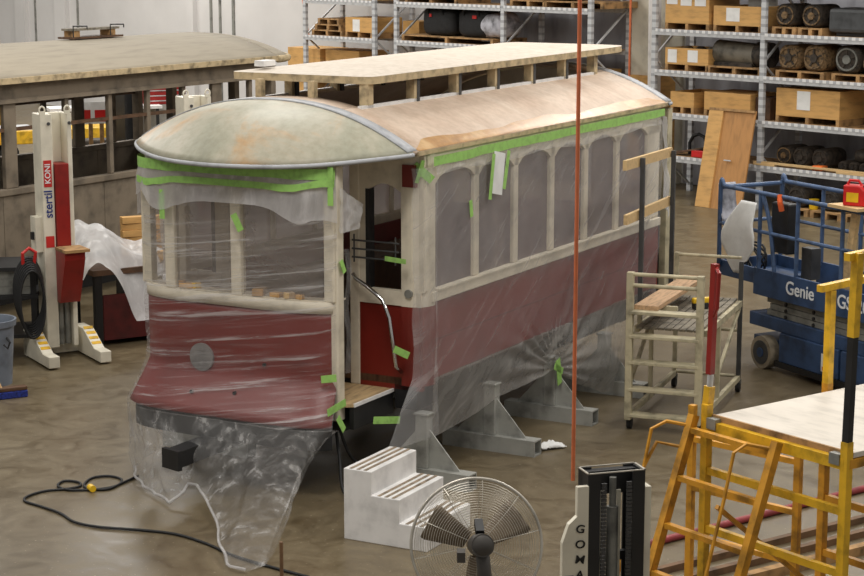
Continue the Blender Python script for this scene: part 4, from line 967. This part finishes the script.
rack([-12.0, -9.77], [.86, 1.62, 2.42, 3.17, 3.92], 'galvanised pallet rack at the left, holding dark pallets and one papered crate')

def crate(x, z, w, d, h, label, y=.08, papers=(), name='wooden_crate', feet=True, open_top=False, m_='crate'):
    t = thing(name, label, 'crate', rk(x, y, z), RA)
    f = .10 if feet else 0
    if open_top:
        MB().box(0, w, 0, .03, f, h).box(0, w, d - .03, d, f, h).box(0, .03, .03, d - .03, f, h).box(w - .03, w, .03, d - .03, f, h).box(.03, w - .03, .03, d - .03, f, f + .03).build('crate_body', m_, t)
    else: B(0, w, 0, d, f, h).build('crate_body', m_, t, bevel=.006)
    if feet:
        for u in (0, w / 2 - .03, w - .06): B(u, u + .06, 0, d, .0, .10).build('skid', 'palletwood', t)
    for (px, pw, ph, pz) in papers: B(px, px + pw, -.004, 0, pz, pz + ph).build('paper_label', 'paper', t)
    return t
def pallet(x, z, w, d, label, y=.08, group=None):
    t = thing('pallet', label, 'pallet', rk(x, y, z), RA, group)
    B(0, w, 0, d, .09, .115).build('deck_boards', 'palletwood', t)
    for u in (0, w / 2 - .035, w - .07): B(u, u + .07, 0, d, .0, .09).build('stringer', 'palletwood', t)
    return t
def motor(x, z, r, l, label, y=.12, m_='motor', group=None, ring_m='motortan'):
    """round-cased traction motor lying with its end toward the aisle"""
    t = thing('traction_motor', label, 'motor', rk(x, y, z), RA, group)
    n = 28; sq = lambda a, rr: (math.copysign(abs(math.cos(a)) ** .7, math.cos(a)) * rr, math.copysign(abs(math.sin(a)) ** .7, math.sin(a)) * rr * .92)
    def ring(rr, yy): return [(sq(2 * PI * k / n, rr)[0], yy, r * .92 + sq(2 * PI * k / n, rr)[1]) for k in range(n)]
    b = MB(); R_ = [ring(r * .86, 0), ring(r, .04), ring(r, l - .04), ring(r * .9, l)]
    v = [p for q in R_ for p in q]; f = [(i * n + k, i * n + (k + 1) % n, (i + 1) * n + (k + 1) % n, (i + 1) * n + k) for i in range(3) for k in range(n)] + [tuple(range(n)), tuple(range(3 * n, 4 * n))]
    b.add(v, f).build('casing', m_, t, smooth='auto')
    e = MB(); e.tube([(r * .78 * math.cos(2 * PI * k / 24), -.01, r * .92 + r * .7 * math.sin(2 * PI * k / 24)) for k in range(24)], r * .07, 6, closed=True); e.build('end_ring', ring_m, t)
    h = MB(); h.cyl((0, -.03, r * .92), (0, .02, r * .92), r * .3, n=18); h.build('bearing_cap', ring_m if m_ == 'motor' else 'motor', t)
    for k in range(5): 
        a = 2 * PI * k / 5 + .4; MB().bar((r * .3 * math.cos(a), -.005, r * .92 + r * .3 * math.sin(a)), (r * .72 * math.cos(a), -.005, r * .92 + r * .65 * math.sin(a)), r * .12, .02, up=(0, 1, 0)).build('spoke', 'motor', t)
    return t
z5, z4, z3, z2 = 2.88, 2.19, 1.47, .74
crate(-2.16, z5, .96, .8, .98, 'tall wooden crate with three white papers on the upper rack shelf', papers=[(.03, .24, .45, .42), (.34, .24, .45, .40), (.65, .24, .45, .40)])
crate(-1.10, z5, 1.0, .8, .42, 'low wooden crate with one white paper beside the tall papered crate', papers=[(.27, .28, .22, .17)], open_top=True)
o = B(0, .38, 0, .3, 0, .6).build('cardboard_box', 'greyface', bevel=.01); place(o, rk(-.56, .3, z5 + .13), RA); tag(o, 'pale cardboard box standing in the low crate on the upper shelf', 'box')
crate(-2.14, z4, .95, .7, .38, 'wooden crate with two white papers on the second rack shelf', papers=[(.06, .2, .22, .13), (.50, .22, .2, .15)], open_top=True)
for k, (u, r_, m_) in enumerate([(.22, .12, 'motortan'), (.5, .13, 'motor'), (.75, .11, 'slat')]):
    o = MB().lathe([(.02, 0), (r_, .04), (r_ * .9, .22), (r_ * .4, .27)], (0, 0, 0), 16).build('casting', m_, smooth=True); place(o, rk(-2.14 + u, .42, z4 + .13)); tag(o, ('tan metal casting at the left in the two-paper crate', 'dark metal casting in the middle of the two-paper crate', 'grey metal casting at the right in the two-paper crate')[k], 'casting')
pallet(-1.22, z4, 1.15, .8, 'pallet under the grey cylinder on the second rack shelf')
gc = thing('motor_case', 'big grey cylinder case lying on a pallet on the second shelf', 'motor', rk(-1.22, .1, z4 + .118), RA)
MB().cyl((.02, .28, .22), (.86, .28, .18), .20, n=28).build('cylinder', 'motorgrey', gc, smooth='auto'); B(.05, .85, .1, .5, 0, .06).build('saddle', 'motor', gc); MB().cyl((.86, .28, .20), (1.12, .28, .20), .21, n=20).build('gear_cover', 'motor', gc, smooth='auto')
crate(-2.0, z3, .52, .8, .36, 'short open crate under the two-paper crate, third shelf', open_top=True, papers=[])
crate(-1.24, z3, .98, .8, .40, 'plain yellowish crate directly above the leaning plywood panel', y=.06)
o = B(0, .3, 0, .7, 0, .36).build('wooden_box', 'brownwood'); place(o, rk(-.22, .15, z3), RA); tag(o, 'dark brown box in the shadow right of the plain yellowish crate', 'box')
# right bay
for k in range(2): pallet(.12 + .52 * k, z5, .47, .8, ('small pallet under the left dark motor on the upper right shelf', 'small pallet under the right dark motor on the upper right shelf')[k])
for k in range(2): motor(.35 + .52 * k, z5 + .118, .20, .55, ('dusty dark motor at left on the upper right shelf', 'dusty dark motor beside the long grey tank on the upper shelf')[k], m_='motor')
o = thing('tank', 'long dark grey tank on the upper right rack shelf', 'tank', rk(1.20, .1, z5), RA); B(0, 1.25, 0, .7, .06, .44).build('tank_body', mat('dark_grey_tank', (70, 72, 74), .5, var=.15), o, bevel=.06); B(.1, 1.15, .1, .6, 0, .06).build('tank_feet', 'black', o)
pallet(.22, z4, .95, .8, 'pallet carrying two tan motors on the second right shelf')
motor(.45, z4 + .118, .22, .55, 'tan dusty motor at left on the second right shelf', m_='motortan'); motor(.95, z4 + .118, .23, .55, 'tan dusty motor at right on the second right shelf', m_='motortan')
pallet(1.32, z4, 1.0, .8, 'pallet carrying two black motors on the second right shelf')
motor(1.58, z4 + .118, .24, .6, 'black motor with shiny ring on the second right shelf', m_='motor', ring_m='steelgrey'); motor(2.06, z4 + .118, .20, .5, 'smaller black motor at the right frame edge, second shelf', m_='motor')
crate(.25, z3, 1.25, .85, .55, 'large wooden crate with one paper on the third right shelf', papers=[(.42, .26, .30, .22)])
o = B(0, 1.0, 0, .4, 0, .03).build('plank', 'slat'); place(o, rk(.3, .4, z3 + .552), RA); tag(o, 'dark plank lying on top of the large one-paper crate', 'plank')
# fourth shelf
for k, x in enumerate((.28, .62, 1.0)): motor(x, z2 + .01, .17, .5, ('rusty motor at the left on the lowest right shelf', 'black motor in the middle of the lowest right shelf', 'black motor right of centre on the lowest right shelf')[k], y=.3, ring_m='motortan' if k == 0 else 'motor')
for k in range(4):
    motor(1.48 + .2 * k, z2 + .01, .09, .5, 'small dark motor in the row on the lowest right shelf', y=.25, ring_m='motor', group='row of small dark motors on the lowest shelf')
o = MB().lathe([(.2, 0), (.22, .1), (.2, .16), (.08, .2)], (0, 0, 0), 20).build('dark_cover', 'motor', smooth=True); place(o, rk(1.78, .5, z2 + .18)); tag(o, 'round dark cover on top of the small motors, lowest shelf', 'cover')
o = B(-.1, .1, -.08, .08, 0, .08).build('orange_tool', mat('orange_tool_plastic', (226, 110, 40), .5), bevel=.015); place(o, rk(1.12, .14, z2 + .001), RA); tag(o, 'small orange tool on the lowest right rack shelf', 'tool')
tbx = B(-.18, .18, -.1, .1, 0, .12).build('toolbox', 'canred', bevel=.01); place(tbx, rk(-1.35, .2, z2), RA); tag(tbx, 'small red toolbox on the shelf left of the plywood panel', 'toolbox')
o = MB().tube([(-.2, 0, 0), (-.2, 0, .2), (-.12, 0, .32), (0, 0, .36), (.12, 0, .32), (.2, 0, .2), (.2, 0, 0)], .03, 8).build('black_hoop', 'rubber'); place(o, rk(-1.62, .4, z2), RA); tag(o, 'black hoop standing on the shelf left of the plywood panel', 'hoop')
o = MB().bar((-.35, 0, .02), (.35, 0, .16), .2, .03).build('board', 'brownwood'); place(o, rk(-1.62, .2, z2 + .01), RA); tag(o, 'brown board propped on the shelf left of the plywood panel', 'board')
# leaning plywood
pw = thing('plywood_panel', 'tall plywood crate lid leaning against the galvanised rack', 'panel', rk(-.98, -.40, 0), RA)
lean = math.atan2(.33, 1.65)
pp = MB(); pp.box(0, .95, 0, .03, 0, 1.66); po = pp.build('sheet', 'panelply', pw); po.rotation_euler[0] = -lean
q = B(0, .30, -.025, 0, 0, 1.66).build('batten', 'crate', pw); q.rotation_euler[0] = -lean
q = B(0, .95, -.03, 0, 1.62, 1.66).build('top_batten', 'palletwood', pw); q.rotation_euler[0] = -lean
q = B(.48, .62, -.05, -.03, .80, .82).build('handle', 'galv', pw); q.rotation_euler[0] = -lean
# long planks across the rack front
for k, (x0, x1, z, y, lab) in enumerate([(-.12, 2.7, .95, -.12, 'long pale plank along the rack front at the lowest right shelf'), (-.10, .32, .92, -.17, 'short pale plank end below the long plank at the rack post'), (1.55, 3.2, .93, -.17, 'second pale plank overlapping the long plank at the right')]):
    o = B(0, x1 - x0, 0, .10, 0, .028).build('plank', 'pine'); place(o, rk(x0, -.11, .7445 + .03 * (0 if k else 1)), RA); o.location = rk(x0, -.02 + (.02 if k == 0 else 0), .7445 + (.03 if k == 0 else 0)); tag(o, lab, 'plank')
# floor under the rack
for k, x in enumerate((.45, 1.1, 1.75)):
    pallet(x + .0, 0, .6, .8, ('leftmost wooden pallet on the floor under the rack', 'middle wooden pallet on the floor under the rack', 'rightmost wooden pallet on the floor under the rack')[k], y=-.05)
    motor(x + .3, .118, .18, .6, ('dark motor on the leftmost floor pallet', 'dark motor on the middle floor pallet', 'dark motor on the rightmost floor pallet')[k], y=.05, ring_m='motor')
o = MB().lathe([(.07, 0), (.085, .16), (.09, .16)], (0, 0, 0), 18).build('yellow_tub', 'drillyellow'); place(o, rk(1.08, .12, .46)); o.location = rk(1.15, .0, .118); o.location = rk(1.06, .1, .118); tag(o, 'small yellow tub on the floor pallet under the rack', 'tub')
# rack B and A contents
zb = 2.42
pallet(-9.0, zb, 2.6, .9, 'long pallet under the black bags on the rear rack')
for k in range(2):
    t = thing('black_bag', ('left black nylon bag on the rear rack pallet', 'right black nylon bag on the rear rack pallet')[k], 'bag', rk(-8.55 + 1.02 * k, .15, zb + .118), RA)
    MB().grid(lambda u, v: ((.47 * math.copysign(abs(math.cos(2 * PI * u)) ** .5, math.cos(2 * PI * u))) * (math.sin(PI * v) ** .3) + .47, (.3 * math.copysign(abs(math.sin(2 * PI * u)) ** .5, math.sin(2 * PI * u))) * (math.sin(PI * v) ** .3) + .3, .27 - .27 * math.copysign(abs(math.cos(PI * v)) ** .5, math.cos(PI * v)) + .02 * mnoise.noise(Vector((u * 8, v * 6, k)))), 28, 14).build('bag_body', 'bag', t, smooth=True)
    MB().tube([(.25, .0, .42), (.3, -.05, .6), (.6, -.05, .6), (.68, .0, .42)], .02, 6).build('handle', 'bag', t); B(.30 + .2 * k, .36 + .25 * k, -.012, 0.0, .36, .42).build('bag_logo', 'sticker_red', t)
o = MB().grid(lambda u, v: ((.45 * math.copysign(abs(math.cos(2 * PI * u)) ** .6, math.cos(2 * PI * u))) * math.sin(PI * v) ** .4, .3 * math.copysign(abs(math.sin(2 * PI * u)) ** .6, math.sin(2 * PI * u)) * math.sin(PI * v) ** .4, .24 - .24 * math.cos(PI * v) + .05 * mnoise.noise(Vector((u * 7, v * 5, 3)))), 28, 14).build('wrapped_parcel', 'lighthaze', smooth=True); place(o, rk(-6.62, .45, zb + .12), RA); tag(o, 'parcel in shiny clear wrap beside the black bags', 'parcel')
crate(-5.35, zb - .80, 1.1, .8, .42, 'plain wooden crate low in the rear rack above the red car roof', y=.5)
crate(-3.72, 1.62 - 1.62, .6, .6, 1.98, 'tall narrow crate standing behind the far end of the rear rack', y=.9, feet=True)
for k in range(3):
    pallet(-8.9 + 1.9 * k, 3.17, 1.5, .9, ('leftmost pallet on the top shelf of the rear rack', 'middle pallet on the top shelf of the rear rack', 'rightmost pallet on the top shelf of the rear rack')[k]) if k != 1 else pallet(-5.95, 3.17, .95, .9, 'middle pallet on the top shelf of the rear rack')
for k, x in enumerate((-8.5, -8.0, -5.6, -4.7)): motor(x, 3.286, .2, .6, ('leftmost motor on the top shelf of the rear rack', 'second motor from left on the top shelf of the rear rack', 'third motor from left on the top shelf of the rear rack', 'rightmost motor on the top shelf of the rear rack')[k])
for k in range(3):
    pallet(-11.85 + .1 * k, zb + .118 * k, 1.0 - .15 * k, .8, ('lowest dark pallet on the left rack', 'middle dark pallet on the left rack', 'topmost dark pallet on the left rack')[k])
crate(-10.75, zb, .85, .8, .40, 'wooden crate with one white paper on the left rack', papers=[(.24, .22, .24, .12)])
crate(-9.68, zb - .02, .5, .8, .36, 'plain wooden crate between the two rear racks', y=.7)
o = B(-9.78, -9.05, .66, 1.55, 2.30, 2.40).build('trim_20', 'galv'); place(o, RK, RA); struct(o)
for k in range(2): crate(-12.9 + 1.22 * k, 1.62 if k else 1.62, 1.1, .8, .50, ('wooden crate beyond the front edge of the raised deck, left one', 'wooden crate beyond the front edge of the raised deck, right one')[k], y=.3 if k else .25)
o = thing('shelf_stand', 'low steel shelf stand carrying the crate left of the rack', 'shelf', rk(-13.0, .2, 0), RA)
B(0, .95, 0, 1.0, 1.56, 1.62).build('shelf', 'galv', o)
for x in (.03, .88):
    for y in (.03, .93): B(x, x + .05, y, y + .05, 0, 1.56).build('leg', 'galv', o)
B(0, .95, 0, 1.0, .84, .90).build('shelf', 'galv', o)
crate(-12.92, .90, .72, .7, .6, 'orange-brown crate on the lower shelf seen under the raised deck', y=.28)

# ================================================================== THINGS BEYOND THE OLD STREETCAR
def far(px, py, z=0): return gp(px, py, z)
t = thing('yellow_trolley', 'yellow workshop trolley seen through the brown car windows', 'trolley', far(56, 158), R(25))
B(-1.3, 1.3, -.4, .4, .35, .62).build('trolley_bed', 'yellow', t, bevel=.02); B(-1.35, -.5, -.3, .3, .62, .68).build('tray', 'galv', t)
for x in (-1.0, 1.0):
    for y in (-.3, .3): MB().cyl((x, y - .04, .18), (x, y + .04, .18), .18, n=18).build('wheel', 'rubber', t)
for a in (-1.0, 1.0): B(a - .04, a + .04, -.04, .04, .3, .4).build('axle_block', 'black', t)
t = thing('tool_cabinet', 'red and grey tool cabinet seen through the brown car windows', 'cabinet', far(163, 142), R(25))
B(-.45, .45, -.3, .3, .08, .85).build('lower_cabinet', 'greyface', t, bevel=.01); B(-.45, .45, -.3, .3, .85, 1.35).build('drawer_unit', 'bordeaux', t, bevel=.01)
for k in range(4): B(-.42, .42, -.312, -.30, .92 + .11 * k, .94 + .11 * k).build('drawer_pull', 'galv', t)
for x in (-.35, .35): MB().cyl((x - .03, 0, .045), (x + .03, 0, .045), .045, n=12).build('caster', 'rubber', t)
t = thing('machine_pedestal', 'tall black machine pedestal seen through the brown car windows', 'machine', far(127, 158), R(-48)); B(-.28, .28, -.2, -.14, 0, 1.5).build('flange', 'black', t); B(-.28, .28, .14, .2, 0, 1.5).build('flange', 'black', t); B(-.04, .04, -.14, .14, 0, 1.5).build('web', 'black', t)
t = thing('work_bench', 'pale topped work bench seen through the brown car windows', 'bench', far(105, 146), R(20)); B(-1.2, 1.2, -.35, .35, .80, .86).build('bench_top', 'white', t)
for x in (-1.1, 1.1):
    for y in (-.3, .3): B(x - .03, x + .03, y - .03, y + .03, 0, .8).build('leg', 'black', t)
for k, (px, c_) in enumerate(((90, 'sticker_red'), (101, 'canred'))):
    p = gp(px, 105, 1.95); t = thing('sign_stand', ('left red and white sign on a post beyond the brown car', 'right red and white sign on a post beyond the brown car')[k], 'sign', (p.x, p.y, 0), R(15))
    B(-.03, .03, -.03, .03, 0, 1.7).build('sign_post', 'palletwood', t); B(-.16, .16, -.04, -.03, 1.68, 2.0).build('sign_board', 'paper', t); B(-.1, .1, -.046, -.04, 1.71, 1.88).build('sign_panel', c_, t)
t = thing('lathe_machine', 'long black machine on the floor beyond the brown car', 'machine', far(95, 176), R(20)); B(-1.8, 1.8, -.3, .3, 0, .42).build('bed', 'black', t, bevel=.02); B(-.4, .4, -.2, .2, .42, .7).build('saddle', 'motor', t, bevel=.03)
t = MB().bar((0, 0, 0), (0, 0, 8), .22).build('yellow_post', 'yellow'); place(t, rk(-27.3, .2, 0), RA); t.location = gp(-3, 150, 0); tag(t, 'yellow post at the extreme left edge against the far wall', 'post')
